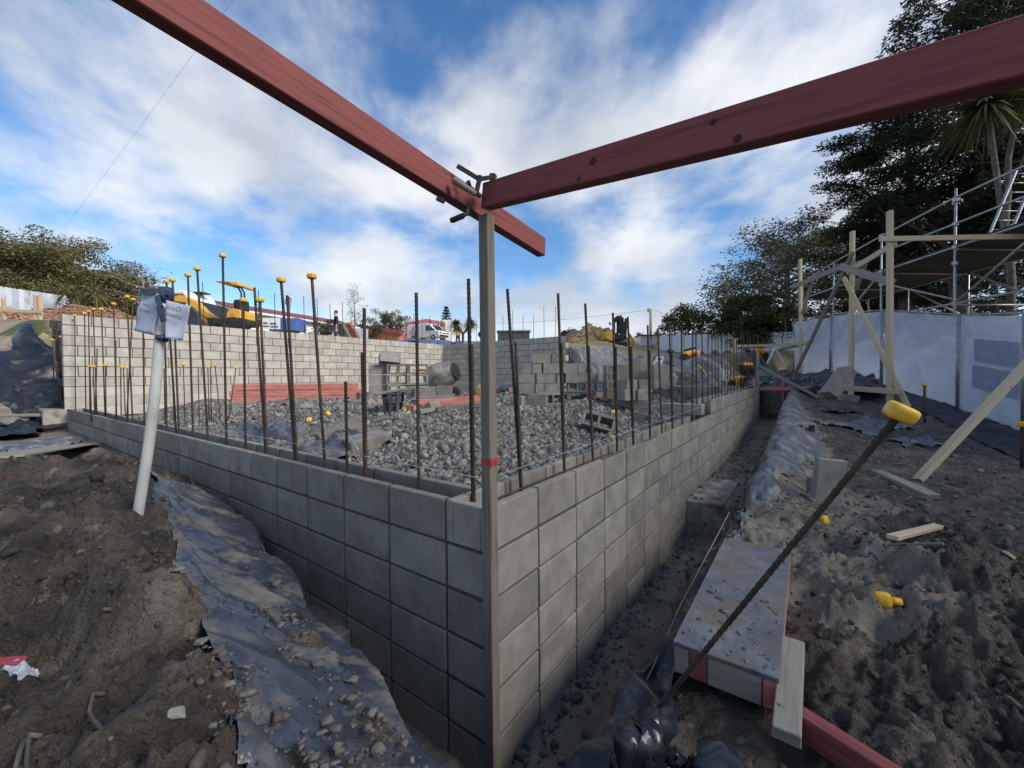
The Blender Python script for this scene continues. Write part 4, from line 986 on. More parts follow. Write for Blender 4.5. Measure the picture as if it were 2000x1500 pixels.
# profile boards at the far end of the wall
def profile():
    d = 11.3
    q = lambda px, py, dd=d: P(px, py, dd)
    plank('timber_post', 'thin grey timber post at the far end of the wall alongside the formwork', q(1480, 832, 11.15), q(1480, 688, 11.15), .06, .06, MAT['grey_wood'], 'post', up=(0, 1, 0))
    plank('timber_brace', 'pale timber brace sloping from the thin grey post to the clay', q(1482, 714, 11.1), on(1598, 779) + [0, 0, .04], .045, .07, MAT['grey_wood'], 'timber')
    root = thing('profile_board', 'red painted profile board on pegs at the far end of the wall', 'profile board', q(1520, 795, 11.3))
    MB().beam(q(1485, 759, 11.25), q(1551, 759, 10.8), .035, .10).build('board', MAT['red_wood2'], root, .004)
    for px, y0, y1 in ((1529, 785, 738), (1473, 757, 738)): MB().beam(q(px, y0, 11.05), q(px, y1, 11.05), .05, .05, (0, 1, 0)).build('peg', MAT['red_wood2'], root, .004)
    plank('timber_rail', 'long pale timber rail running in the air past the bent worker', q(1438, 676, 15), q(1552, 673, 14.5), .05, .09, MAT['pine'], 'timber')
    plank('timber_prop', 'short dark timber prop under the long pale rail', q(1512, 686, 14.6), q(1592, 666, 13), .05, .09, MAT['old_wood'], 'timber')
    root = thing('trestle', 'pale A-shaped timber trestle behind the red profile board', 'trestle', q(1515, 712, 14.5))
    MB().beam(q(1498, 710, 14.5), q(1513, 681, 14.5), .05, .06, (0, 1, 0)).build('leg', MAT['white'], root); MB().beam(q(1533, 717, 14.4), q(1515, 681, 14.45), .05, .06, (0, 1, 0)).build('leg', MAT['white'], root)
    slab('grey block leaning by the thin post behind the profile board', q(1494, 728, 11.9), (.26, .2, .2), rotz(.2), MAT['block'], 'concrete_block', 'block')
profile()
# roots poking out of the cut bank, rag and pale stone at the lower left
def roots():
    for i, pts in enumerate([[(215, 1340), (195, 1360), (186, 1395), (195, 1412), (232, 1417)], [(95, 1420), (70, 1440), (68, 1500), (85, 1540)], [(62, 1425), (55, 1470), (40, 1500)]]):
        P3 = []
        for k, q in enumerate(pts):
            g = on(*q); off = .02 if 0 < k < len(pts) - 1 else -.01
            P3.append(g + np.array([0, -.015, off]))
        # smooth
        Q = []; 
        for k in range(len(P3) - 1):
            for t in (0, .33, .66): Q.append(P3[k] * (1 - t) + P3[k + 1] * t)
        Q.append(P3[-1])
        tag(MB().tube(Q, [.0058 * (1 - .45 * j / len(Q)) for j in range(len(Q))], 8).build('tree_root', MAT['bark']), ['curled brown root poking out of the cut mud bank', 'thick brown root hanging down the mud beside another root', 'thin brown root hanging beside a thicker root'][i], 'root')
    p = on(344, 1400); tag(MB().box(p + [0, 0, .010], (.03, .023, .013), rotz(.5) @ rotx(.2), taper=.7, jit=.005).build('pale_stone', MAT['concrete'], bevel=.003), 'pale angular stone lying in the ditch below the cut bank', 'stone')
    g = on(40, 1312); scrap(g, .07, .045, .3, 'small white torn rag lying on the mud', MAT['paper'], .010, 5)
    g = on(18, 1308); mb = MB().beam(g + [-.06, 0, .02], g + [.02, .01, .02], .03, .006, jit=.004); tag(mb.build('plastic_strip', MAT['redtape']), 'red and white plastic strip lying beside the white rag', 'strip')
roots()
# scraps on the flat clay beyond the left bank
lying('flat grey board lying on the clay near the pale plastic scrap', (50, 888), (118, 880), .12, .03, MAT['grey_wood'])
lying('long pale board lying on the clay below the concrete pier', (0, 846), (88, 838), .14, .03, MAT['grey_wood'])
lying('wide pale ply sheet lying on the clay beside the mud bank', (-60, 905), (150, 872), .5, .018, MAT['grey_wood'], 'ply_sheet')
p = on(8, 842); slab('grey block with a board across it by the tarpaulin foot', p + [0, .15, .12], (.5, .25, .26), rotz(.5), MAT['block'], 'concrete_block', 'block')
plank('plank', 'board lying across the grey block by the tarpaulin foot', p + [-.7, .1, .29], p + [.55, .25, .27], .24, .04, MAT['grey_wood'])
p = P(102, 660, 9.6); slab('pale concrete lintel lying on top of the tarpaulin slope', p, (.62, .25, .22), rotz(-.35), MAT['block_far'], 'concrete_lintel', 'lintel')
plank('plank', 'red profile plank nailed across two stakes at the tarpaulin foot', P(80, 782, 8.7), P(122, 782, 8.7), .03, .10, MAT['red_wood2'])
plank('timber_stake', 'upright pale stake crossing behind the red plank', P(93, 795, 8.75), P(86, 750, 8.75), .04, .06, MAT['pine'], up=(0, 1, 0))
plank('timber_stake', 'slanting pale stake crossing behind the red plank', P(104, 777, 8.8), P(76, 752, 8.8), .04, .05, MAT['pine'], up=(0, 1, 0))
# ================================================================== INSIDE THE ENCLOSURE
def inside_items():
    # red planks stacked in three layers
    for L_ in range(3):
        for k in range(3):
            z0 = P(465, 786 - 0, 9.6)[2]
            dx = random.uniform(-.06, .06); y0 = 9.6 + .17 * k
            x0 = P(468, 780, 9.6)[0] + dx - (.08 if L_ == 1 else 0); x1 = P(683, 780, 9.6)[0] + dx + (.03 if L_ == 0 else 0)
            z = 1.17 + .145 * L_ + .07
            plank('red_plank', 'red stained plank in the %s layer of the neat stack before the tall wall' % ('bottom', 'middle', 'top')[L_], (x0, y0 - .2, z), (x1, y0 + .25, z), .15, .138, MAT['red_wood2'], 'plank', group='red planks in the %s layer' % ('bottom', 'middle', 'top')[L_], bevel=.004, jit=.003)
    z = 1.2
    plank('concrete_lintel', 'upper concrete lintel of the pair lying in front of the red planks', P(455, 806, 7.6) + [0, 0, .1], P(542, 796, 7.9) + [0, 0, .02], .2, .2, MAT['block'], 'lintel', jit=.01)
    plank('concrete_lintel', 'lower concrete lintel lying tilted in front of another lintel', P(492, 824, 6.9), P(562, 806, 7.3), .16, .2, MAT['block'], 'lintel', jit=.01)
    # broken slabs near the low wall
    R1 = rotz(.55) @ rotx(.25) @ roty(-.45)
    p = on(655, 868); slab('broken grey block leaning on another in the gravel inside the low wall', p + [.0, .12, .10], (.44, .16, .19), rotz(.75) @ roty(-.38), MAT['block'], 'concrete_block', 'block', .008)
    p = on(705, 888); slab('large grey block lying in the gravel with a thin bar across it', p + [.02, .1, .07], (.40, .2, .19), rotz(.85) @ roty(-.1) @ rotx(.12), MAT['block'], 'concrete_block', 'block', .008)
    p = on(640, 872); slab('flat broken shard of block at the foot of the leaning block', p + [0, .02, .03], (.2, .13, .06), rotz(.3), MAT['block'], 'block_shard', 'shard')
    a = P(652, 808, 3.3); b = P(700, 880, 2.75); tag(MB().tube([a, b], .006, 7).build('loose_bar', MAT['steel']), 'thin loose steel bar lying across the broken blocks', 'bar')
    for i, (px, py, s) in enumerate([(760, 806, .14), (690, 790, .12), (718, 792, .16), (745, 790, .15), (668, 800, .1), (600, 800, .13), (780, 795, .12), (870, 792, .18), (845, 800, .13)]):
        p = on(px, py); slab('jagged shard of grey block lying on the rubble past the broken blocks', p + [0, 0, s * .3], (s * 1.5, s, s * .7), rotz(i * 1.3) @ rotx(.3 * (i % 3)), MAT['block'], 'block_shard', 'shard')['group'] = 'block shards on the rubble'
    # hollow block stack
    d = 8.0; s = F * .2 / d
    x0 = P(757, 770, d); RX = np.array([[0, 0, 1.], [1, 0, 0], [0, 1, 0]])   # cells open towards the viewer
    face = np.array([[1., 0, 0], [0, 0, -1], [0, 1, 0]])
    G = 'hollow blocks in the loose stack'
    LAB = 'grey hollow block in the loose stack beside the cement mixer'
    zb = P(757, 771, d)[2]
    for c in range(3):
        for k in range(2):
            if c == 2 and k == 1: pass
            cx = x0[0] + .20 + k * .41 + random.uniform(-.02, .02)
            hollow((cx, d + random.uniform(-.03, .03), zb + .1 + .2 * c), rotz(.12) @ face, LAB, G)
        cx = x0[0] - .19; slab('solid side of a grey block in the loose stack beside the cement mixer', (cx, d + .05, zb + .1 + .2 * c), (.37, .2, .19), rotz(.35), MAT['block'], 'concrete_block', 'block')['group'] = 'solid blocks in the loose stack'
    hollow((x0[0] + .05, d, zb + .70), rotz(.5) @ rotx(-.35) @ roty(.1), 'grey block tilted on the very top of the loose stack')
    # blocks in front of the mixer
    for i, (px, py, dd, L_) in enumerate([(838, 768, 7.6, .5), (868, 766, 7.6, .28), (815, 768, 7.7, .3), (832, 788, 7.1, .36), (865, 787, 7.1, .36)]):
        p = P(px, py, dd); slab('grey block lying in the row below the cement mixer', p + [0, 0, .02], (L_, .2, .2), rotz(random.uniform(-.1, .1)), MAT['block'], 'concrete_block', 'block')['group'] = 'blocks below the mixer'
    # crate with rubble
    p = on(768, 806); root = thing('bucket', 'dark slatted plastic crate topped with pale rubble on the gravel', 'crate', p)
    for k in range(9):
        t = k / 8 * math.pi * 2
        for m in range(1): MB().beam(p + [.10 * math.cos(t), .10 * math.sin(t), 0], p + [.145 * math.cos(t), .145 * math.sin(t), .27], .045, .012, (math.cos(t), math.sin(t), 0)).build('slat', MAT['plastic_dark'], root)
    for z, r in ((.02, .105), (.14, .125), (.25, .147)):
        pts = [p + [r * math.cos(t), r * math.sin(t), z] for t in np.linspace(0, 6.283, 20)]; MB().tube(pts, .009, 6).build('hoop', MAT['plastic_dark'], root)
    mb = MB(); mb.lathe([(.095, .03), (.13, .25), (.1, .26)], p, n=16); mb.build('liner', MAT['plastic_dark'], root)
    mb = MB(); mb.box(p + [0, 0, .285], (.36, .27, .035), rotz(.2) @ roty(-.12), jit=.015); mb.build('rubble_lid', MAT['concrete'], root, .006)
    # cement mixer
    d = 10.2; p = P(862, 735, d); g = Hp(p[0], p[1])
    root = thing('cement_mixer', 'cement mixer with mortar-caked drum and orange frame by the tall wall corner', 'cement mixer', (p[0], p[1], g))
    ax = np.array([.87, -.25, .28]); ax /= np.linalg.norm(ax)
    mb = MB(); mb.lathe([(.10, -.42), (.24, -.38), (.345, -.18), (.36, -.02), (.34, .06), (.27, .26), (.215, .38), (.205, .40)], p + [0, 0, 0], ax, 20); mb.build('drum', MAT['concrete'], root)
    mb = MB(); mb.lathe([(.20, .395), (.226, .40), (.226, .425), (.20, .42)], p, ax, 20); mb.build('drum_rim', MAT['iron'], root)
    q = lambda px, py, dd=d: P(px, py, dd)
    mb = MB(); mb.tube([q(818, 723, d), q(838, 722, d), q(842, 727, d), q(857, 752, d), q(862, 770, d)], .028, 8); mb.build('yoke', MAT['orange'], root)
    mb = MB(); mb.lathe([(.12, -.06), (.15, -.05), (.15, .12), (.12, .14)], q(842, 738, d - .1), ax, 16); mb.build('motor', MAT['iron'], root)
    for sx in (-1, 1):
        mb = MB(); mb.tube([q(862, 768, d), (p[0] + sx * .35, p[1] - .3, g + .03)], .022, 7); mb.tube([q(862, 768, d), (p[0] + sx * .3, p[1] + .35, g + .03)], .022, 7); mb.build('leg', MAT['orange'], root)
    mb = MB(); mb.lathe([(.05, -.025), (.13, -.025), (.13, .025), (.05, .025)], (p[0] + .38, p[1] - .3, g + .13), (0, 1, 0), 16); mb.build('wheel', MAT['rubber'], root)
    # yellow sand bag, white bags
    p = on(937, 780); tag(MB().ico(p + [0, .2, .16], .2, 3, .05, (.85, .6, 1.0)).build('sand_bag', MAT['sand']), 'yellow bag of sand standing by the red offcuts', 'bag')
    p = on(895, 762); tag(MB().ico(p + [0, .3, .13], .2, 3, .1, (.9, .6, .8)).build('rubble_bag', MAT['white']), 'pale rubble bag slumped below the cement mixer', 'bag')
    p = on(1000, 772); tag(MB().ico(p + [0, .5, .14], .3, 3, .1, (1.2, .6, .6)).build('rubble_bag', MAT['tarp_dusty']), 'grey bag slumped behind the single blocks', 'bag')
    # red offcuts and planks on the gravel
    for lab, a, b, w, h, mt in [('red plank lying on the rubble behind the grey post', (812, 797), (935, 790), .1, .09, 'red_wood2'), ('weathered plank lying in front of the red plank', (852, 806), (955, 796), .12, .05, 'old_wood'),
                                ('red plank offcut lying left of the sand bag', (905, 785), (952, 782), .12, .10, 'red_wood2'), ('red plank lying behind the single blocks', (972, 768), (998, 768), .1, .12, 'red_wood2'),
                                ('short red offcut beside the dark crate', (798, 803), (814, 805), .09, .06, 'red_wood2'), ('red plank end beside the stack of red planks', (688, 781), (712, 780), .1, .12, 'red_wood2'), ('red plank lying behind the upright blocks', (1262, 768), (1332, 770), .12, .07, 'red_wood2'),
                                ('grey board lying under the weathered plank', (818, 812), (858, 803), .12, .05, 'grey_wood')]:
        lying(lab, a, b, w, h, MAT[mt], dz=.01)
    # single blocks
    for i, (px, py, dd, yaw, kind) in enumerate([(1010, 800, 6.2, 1.2, 's'), (1051, 795, 6.1, -.2, 's'), (1022, 775, 7.2, .1, 'h'), (1078, 792, 6.0, .3, 'h')]):
        p = on(px, py)
        if kind == 's': slab('single grey block standing on the gravel in front of the pallet', p + [0, .12, .10], (.30 if i else .14, .2, .2), rotz(yaw), MAT['block'], 'concrete_block', 'block')['group'] = 'single blocks before the pallet'
        else: hollow(p + [0, .12, .10], rotz(yaw) @ face, 'single pale hollow block lying on the gravel in front of the pallet', 'single hollow blocks before the pallet')
    # pallet of blocks
    d = 8.3; pl = P(1008, 776, d); pr = P(1152, 776, d); zb = P(1080, 780, d)[2] - .0
    root = thing('pallet', 'timber pallet carrying the big stack of grey blocks', 'pallet', (P(1090, 780, d)[0], d, zb))
    x0, x1 = pl[0] + .05, pr[0]
    for k in range(4):
        MB().beam((x0 + .2, d - .05 + .25 * k, zb + .115), (x1, d - .05 + .25 * k, zb + .115), .12, .02).build('deck_board', MAT['grey_wood'], root)
    for k in range(4):
        xx = x0 + .25 + k * (x1 - x0 - .3) / 3; MB().beam((xx, d - .1, zb + .05), (xx, d + .8, zb + .05), .08, .1).build('bearer', MAT['grey_wood'], root)
    zz = zb + .13
    rows = [(0, [(.0, .38), (.39, .17), (.57, .38)], True), (1, [(.05, .35), (.41, .39), (.82, .13), (1.0, .39)], False), (2, [(.12, .2), (.33, .20), (.55, .39), (.95, .3), (1.26, .14)], False), (3, [(.32, .39), (.72, .12)], False)]
    for c, xs, hol in rows:
        for (s, L_) in xs: slab('grey block in the %s row stacked on the timber pallet' % ('bottom', 'second', 'third', 'top')[c], (pl[0] + s + L_ / 2, d + .1 + random.uniform(-.02, .02), zz + .1 + .2 * c), (L_ - .006, .36, .194), None, MAT['block'], 'concrete_block', 'block', .003)['group'] = 'blocks in the %s row on the pallet' % ('bottom', 'second', 'third', 'top')[c]
    hollow((pr[0] - .26, d + .02, zz + .12), face, 'hollow-faced block in the bottom row on the timber pallet', 'hollow-faced blocks on the pallet'); hollow((pr[0] + .13, d + .02, zz + .12), face, 'hollow-faced block in the bottom row on the timber pallet', 'hollow-faced blocks on the pallet')
    slab('long pale block lying above the hollow-faced blocks on the pallet', (pr[0] - .05, d + .08, zz + .32), (.42, .36, .194), None, MAT['block'], 'concrete_block', 'block', .003)
    # upright blocks and more stacks
    zl = 1.25
    for i, (px, y0, y1, w, dd) in enumerate([(1196, 779, 714, 30, 8.2), (1215, 779, 712, 18, 8.2), (1238, 745, 699, 14, 9.4), (1252, 745, 700, 14, 9.4), (1264, 742, 698, 14, 9.5), (1281, 758, 712, 16, 9.0), (1295, 760, 716, 12, 9.0)]):
        a = P(px, y0, dd); b = P(px, y1, dd); slab('grey block standing on end in the upright row beyond the pallet', (a + b) / 2, (w / F * dd, .3, b[2] - a[2]), None, MAT['block'], 'concrete_block', 'block', .004)['group'] = 'upright blocks beyond the pallet'
    for i, (px, py, dd) in enumerate([(1192, 722, 7.9), (1192, 738, 7.9), (1193, 752, 7.9), (1194, 768, 7.9)]): hollow(P(px, py, dd), face, 'hollow block seen end-on in the upright row', 'hollow blocks in the upright row', HB1)
    for i, (px, py, dd) in enumerate([(1225, 752, 7.2), (1249, 752, 7.3), (1221, 771, 7.1), (1246, 771, 7.2)]): slab('paired grey block in the low row in front of the upright blocks', P(px, py, dd), (.2, .36, .19), rotz(.2), MAT['block'], 'concrete_block', 'block', .004)['group'] = 'low row before the upright blocks'
    p = on(1232, 800); slab('long grey lintel sloping down onto the gravel by the low row', p + [0, .2, .14], (.55, .16, .22), rotz(-.25) @ roty(.3), MAT['block'], 'concrete_lintel', 'lintel')
    p = on(1252, 826); hollow(p + [0, .06, .05], rotz(-.5) @ roty(.3), 'narrow pale block piece lying beyond the tilted hollow block', None, HB1)
    p = on(1172, 850); hollow(p + [0, .12, .12], rotz(-.6) @ rotx(.95) @ roty(.45), 'tilted hollow block half sunk in the gravel inside the wall')
    p = on(1172, 778); slab('grey block lying right beside the pallet end', p + [.02, .2, .1], (.3, .2, .2), rotz(.4), MAT['block'], 'concrete_block', 'block')
    p = on(768, 908); tag(MB().tube([p + [-.02, .0, .03], p + [0, -.05, .03]], [.03, .03], 16, cap=False).build('pipe_end', MAT['rubber']), 'black plastic pipe end sticking out of the gravel', 'pipe')
    # pale step frame behind the upright blocks
    root = thing('step_frame', 'pale folding step frame standing behind the upright blocks', 'step frame', P(1288, 715, 10.5))
    q = lambda px, py: P(px, py, 10.5)
    for a, b in (((1277, 712), (1284, 697)), ((1291, 712), (1295, 697)), ((1284, 697), (1295, 697)), ((1280, 705), (1293, 705))): MB().beam(q(*a), q(*b), .04, .03, (0, 1, 0)).build('rail', MAT['white'], root)
    # inner footing beams across the far part
    for lab, a, b, z in [('pale concrete ground beam crossing behind the right-hand bars', (.4, 8.6), (3.2, 9.2), 1.32), ('second concrete ground beam behind the dense bars', (.35, 10.2), (2.6, 10.6), 1.3)]:
        pa = AB(*a, z); pb = AB(*b, z); plank('ground_beam', lab, pa, pb, .3, .3, MAT['concrete'], 'beam')
    # narrow return wall in the enclosure corner
    mb = MB()
    p = P(1385, 790, 5.75); slab('pale concrete lintel bridging the wall cavity where the wall steps up', AB(.34, 4.62, 1.27), (.55, .2, .14), np.array([[dL[0], dR[0], 0], [dL[1], dR[1], 0], [0, 0, 1]]), MAT['block'], 'concrete_lintel', 'lintel')
inside_items()

# ================================================================== FENCE, SCAFFOLD AND PINE FRAME
FP = [np.array([7.45, 4.8]), np.array([8.43, 6.7]), np.array([9.43, 8.6]), np.array([9.74, 10.73]), np.array([10.05, 12.85]), np.array([10.36, 15.0])]
FZ = [.52, .60, .86, 1.30, 1.50, 1.62]
def fence():
    LABS = ['temporary fence panel with plain white banner past the black capped stake', 'temporary fence panel with printed white banner beside the leaning pine brace', 'temporary fence panel with creased white banner next to the printed one', 'temporary fence panel with white banner behind the tall pine posts', 'temporary fence panel with loose white banner at the far end of the row']
    for i in range(5):
        p0, p1 = FP[i], FP[i + 1]; z0, z1 = FZ[i], FZ[i + 1]
        d = (p1 - p0); L = np.linalg.norm(d); d = d / L; n = np.array([-d[1], d[0]])       # towards the site
        root = thing('temporary_fence', LABS[i], 'fence panel', (*((p0 + p1) / 2), (z0 + z1) / 2), 'temporary fence panels')
        A = lambda s, h, o=0.0: np.array([*(p0 + d * s + n * o), z0 + (z1 - z0) * s / L + h])
        for s in (.03, L - .03): MB().tube([A(s, -.08), A(s, 2.12)], .019, 10).build('post', MAT['steel'], root)
        for h in (.12, 2.1): MB().tube([A(.03, h), A(L - .03, h)], .016, 8).build('rail', MAT['steel'], root)
        mb = MB()
        k = 0
        for s in np.arange(.07, L - .05, .045): mb.tube([A(s, .12, .006), A(s, 2.1, .006)], .0017, 4, cap=False)
        for h in np.arange(.3, 2.05, .2): mb.tube([A(.03, h, .008), A(L - .03, h, .008)], .002, 4, cap=False)
        w = mb.build('mesh_wires', MAT['steel'], root); w['kind'] = 'stuff'
        U, V = np.meshgrid(np.linspace(-.01, L + .01, 90), np.linspace(.10, 2.06, 80), indexing='ij')
        sag = (.06 * np.abs(np.sin(U * 2.4 + i)) * sm(1.6, 2.06, V)) if i == 4 else 0
        wr = .045 * fbm(U * 1.1 + V * .9 + i * 3, V * .7 - U * .6, 3) + .03 * np.sin((U * 1.4 + V * 1.9) * 4 + i) * np.exp(-((U - .9) ** 2 + (V - 1.0) ** 2))
        q1 = U * 2.2 - V * 1.7 + i; wr = wr + .016 * (1 - 2 * np.abs(noise2(q1 * 1.5, (U + V) * .6 + i * 5))) + .007 * fbm(U * 6 + i, V * 5, 2)
        X = p0[0] + d[0] * U + n[0] * (-.07 + wr); Y = p0[1] + d[1] * U + n[1] * (-.07 + wr); Z = z0 + (z1 - z0) * U / L + V - sag
        b = MB().grid(np.stack([X, Y, Z], -1)).build('banner', MAT['banner'], root)
        if i == 1:
            def patch(s0, s1, h0, h1, o, mat, nm, par):
                mbp = MB(); mbp.prism([(s0, h0), (s1, h0), (s1, h1), (s0, h1)], A(0, 0, o), np.array([d[0], d[1], (z1 - z0) / L]), np.array([0, 0, 1.]), .002)
                return mbp.build(nm, mat, par)
            for s0, s1, h0, h1 in ((.12, 1.50, 1.18, 1.62), (.12, 1.55, .66, 1.10)): patch(s0, s1, h0, h1, .016, MAT['banner_print'], 'print_band', b)
            for t, s, h, size in (('nelu  on', .82, 1.28, .24), ('illnl  l', .82, .76, .24)):
                cu = bpy.data.curves.new('text', 'FONT'); cu.body = t; cu.size = size; cu.align_x = 'CENTER'
                tmp = bpy.data.objects.new('tmp', cu); COL.objects.link(tmp); dg = bpy.context.evaluated_depsgraph_get(); dg.update()
                me = bpy.data.meshes.new_from_object(tmp.evaluated_get(dg)); bpy.data.objects.remove(tmp); me.materials.clear(); me.materials.append(MAT['banner'])
                to = link('lettering', me, None, b); off = np.array(ORG[root.name]); pos = A(s, h, .021) - off
                ex = -np.array([d[0], d[1], (z1 - z0) / L]); ex /= np.linalg.norm(ex); zz = np.cross(ex, [0, 0, 1.])
                to.matrix_local = Matrix(((ex[0], 0, zz[0], pos[0]), (ex[1], 0, zz[1], pos[1]), (ex[2], 1, zz[2], pos[2]), (0, 0, 0, 1)))
    # silt fabric along the foot of the fence
    def fn(U, V):
        k = U * 5.0; i = np.clip(np.floor(k).astype(int), 0, 4); t = (k - i)[..., None]
        A = np.array(FP); p = A[i] * (1 - t) + A[i + 1] * t; Z = np.array(FZ); z = Z[i] * (1 - t[..., 0]) + Z[i + 1] * t[..., 0]
        out = (1.35 - .7 * U) * V
        x = p[..., 0] - out * .93 - .04; y = p[..., 1] - out * .35
        zg = H(x, y)
        zz = (z + .16) * (1 - V ** .8) + (zg + .01) * V ** .8
        return np.stack([x, y, np.maximum(zz, zg + .01)], -1)
    sheet('silt_fabric', 'dark silt fence fabric sagging along the foot of the white banners', fn, 140, 24, MAT['silt'], 'fabric', fold=.035, fs=1.6, fine=.004, seed=5)
    mb = MB(); mb.beam((8.75, 7.15, .66), (9.15, 7.9, .76), .2, .05); tag(mb.build('fence_block', MAT['red_steel']), 'red plastic block foot under the printed fence panel', 'fence foot')
fence()
def scaffold():
    root = thing('scaffold', 'galvanised tube scaffold with dark decks and guard rails standing behind the fence', 'scaffold', (10.6, 11.5, 1.0))
    ft = np.array([[9.9, 7.2], [10.2, 9.4], [10.5, 11.6], [10.85, 13.75], [11.2, 15.7]])
    bk = ft + np.array([2.7, .2])
    zr = [.8, .9, 1.2, 1.4, 1.5]
    tops = [6.2, 5.95, 5.65, 5.5, 5.3]
    def tb(a, b, nm='ledger', r=.025): MB().tube([a, b], r, 10).build(nm, MAT['steel'], root)
    v3 = lambda p, z: np.array([p[0], p[1], z])
    for i in range(5):
        tb(v3(ft[i], zr[i]), v3(ft[i], tops[i]), 'standard'); tb(v3(bk[i], zr[i]), v3(bk[i], tops[i] - .3), 'standard')
        for z in (3.33, 4.25, 4.62, 5.15, 5.75 - .06 * i):
            if z < tops[i]: MB().box(v3(ft[i], z), (.075, .09, .08), rotz(.3)).build('coupler', MAT['steel'], root, .006)
        for z in (3.3, 4.58): tb(v3(ft[i], z), v3(bk[i], z), 'transom')
    for i in range(4):
        for z in (3.33, 4.62, 5.15, 5.75): 
            zz0 = min(z, tops[i] - .03); zz1 = min(z, tops[i + 1] - .03)
            tb(v3(ft[i], zz0), v3(ft[i + 1], zz1))
        for z in (3.3, 4.62, 5.2): tb(v3(bk[i], min(z, tops[i] - .4)), v3(bk[i + 1], min(z, tops[i + 1] - .4)))
        # deck boards
        dv = ft[i + 1] - ft[i]
        for k in range(9):
            a = ft[i] + (bk[i] - ft[i]) * (.05 + .111 * k); b = ft[i + 1] + (bk[i + 1] - ft[i + 1]) * (.05 + .111 * k)
            MB().beam(v3(a, 4.66), v3(b, 4.66), .29, .04).build('deck_board', MAT['rubber'], root)
    tb(v3(ft[1], 3.33), v3(ft[0] + [.0, -.2], 4.9), 'diagonal'); tb(v3(ft[2], 4.3), v3(ft[1] + [0.1, 0], 3.4), 'diagonal'); tb(v3(ft[3], 3.2), v3(ft[2], 4.6), 'diagonal'); tb(v3(bk[1], 3.0), v3(bk[0], 4.6), 'diagonal')
    for i in range(3): tb(v3(bk[i], 3.3), v3(bk[i + 1], 4.6), 'diagonal'); tb(v3(ft[i], 2.4), v3(bk[i], 2.4), 'transom'); tb(v3(bk[i], 2.4), v3(bk[i + 1], 2.4))
    # ladder going up past the deck
    l0 = P(1932, 458, 10.4); l1 = P(1986, 330, 10.4); l2 = P(1972, 458, 10.4); l3 = P(2026, 330, 10.4)
    lad = thing('ladder', 'aluminium ladder leaning up from the scaffold deck', 'ladder', l0)
    MB().beam(l0, l1, .03, .06, (0, 1, 0)).build('stile', MAT['steel'], lad); MB().beam(l2, l3, .03, .06, (0, 1, 0)).build('stile', MAT['steel'], lad)
    for k in range(7):
        t = (k + .5) / 7; MB().tube([l0 * (1 - t) + l1 * t, l2 * (1 - t) + l3 * t], .014, 6).build('rung', MAT['steel'], lad)
scaffold()
def pine_frame():
    root = thing('pine_frame', 'raw pine post and rail frame with crossed braces in front of the fence', 'timber frame', (8.3, 10.2, 1.0))
    q = P
    def bm(a, b, w=.05, h=.10, up=(0, 1, 0), mat='pine', nm='brace'): MB().beam(a, b, w, h, up).build(nm, MAT[mat], root, .004)
    d1, d2, d3 = 8.3, 10.0, 13.0
    g1 = q(1738, 792, d1); g2 = q(1662, 782, d2); g3 = q(1564, 765, d3)
    bm(g1 - [0, 0, .1], q(1738, 412, d1), .075, .10, nm='post'); bm(g2 - [0, 0, .1], q(1665, 452, d2), .07, .10, nm='post'); bm(g3 - [0, 0, .1], q(1563, 506, d3), .06, .10, nm='post')
    bm(q(1549, 560, d3 - .06), q(1668, 511, d2 - .06), .045, .14, (0, 0, 1), 'grey_wood', 'rail'); bm(q(1655, 532, d2 - .08), q(1750, 474, d1 - .06), .045, .12, (0, 0, 1), 'pine', 'rail')
    bm(q(1718, 467, d1 - .07), q(2040, 461, 8.2), .045, .10, (0, 0, 1), 'pine', 'rail')
    bm(q(1666, 492, d2 - .12), q(1549, 738, d3 - .9), .045, .10, (0, 1, 0), 'old_wood'); bm(q(1648, 542, d2 - .14), q(1774, 796, 7.9), .045, .10, (0, 1, 0), 'pine')
    bm(q(1640, 520, d2 + .1), q(1745, 553, d1 + .05), .05, .16, (0, 1, 0), 'grey_wood'); bm(q(1690, 515, 9.3), q(1672, 565, 9.8), .045, .09, (0, 1, 0), 'grey_wood'); bm(q(1588, 545, 12.2), q(1566, 615, 12.9), .045, .09, (0, 1, 0), 'grey_wood')
    bm(q(1638, 757, 9.2), q(1756, 765, 7.95), .045, .11, (0, 0, 1), 'pine', 'rail'); bm(q(1545, 672, 12.6), q(1594, 665, 12.3), .045, .10, (0, 0, 1), 'pine', 'rail')
    MB().beam(q(1708, 760, 8.42), q(1717, 761, 8.35), .05, .112, (0, 0, 1)).build('paint_mark', MAT['redtape'], root)
    b = on(1792, 938); plank('timber_brace', 'long pine brace sloping up from the clay across the printed banner', b + [0, 0, 0], P(2065, 648, 4.1), .045, .14, MAT['pine'], 'timber', up=(0, -1, .6))
pine_frame()
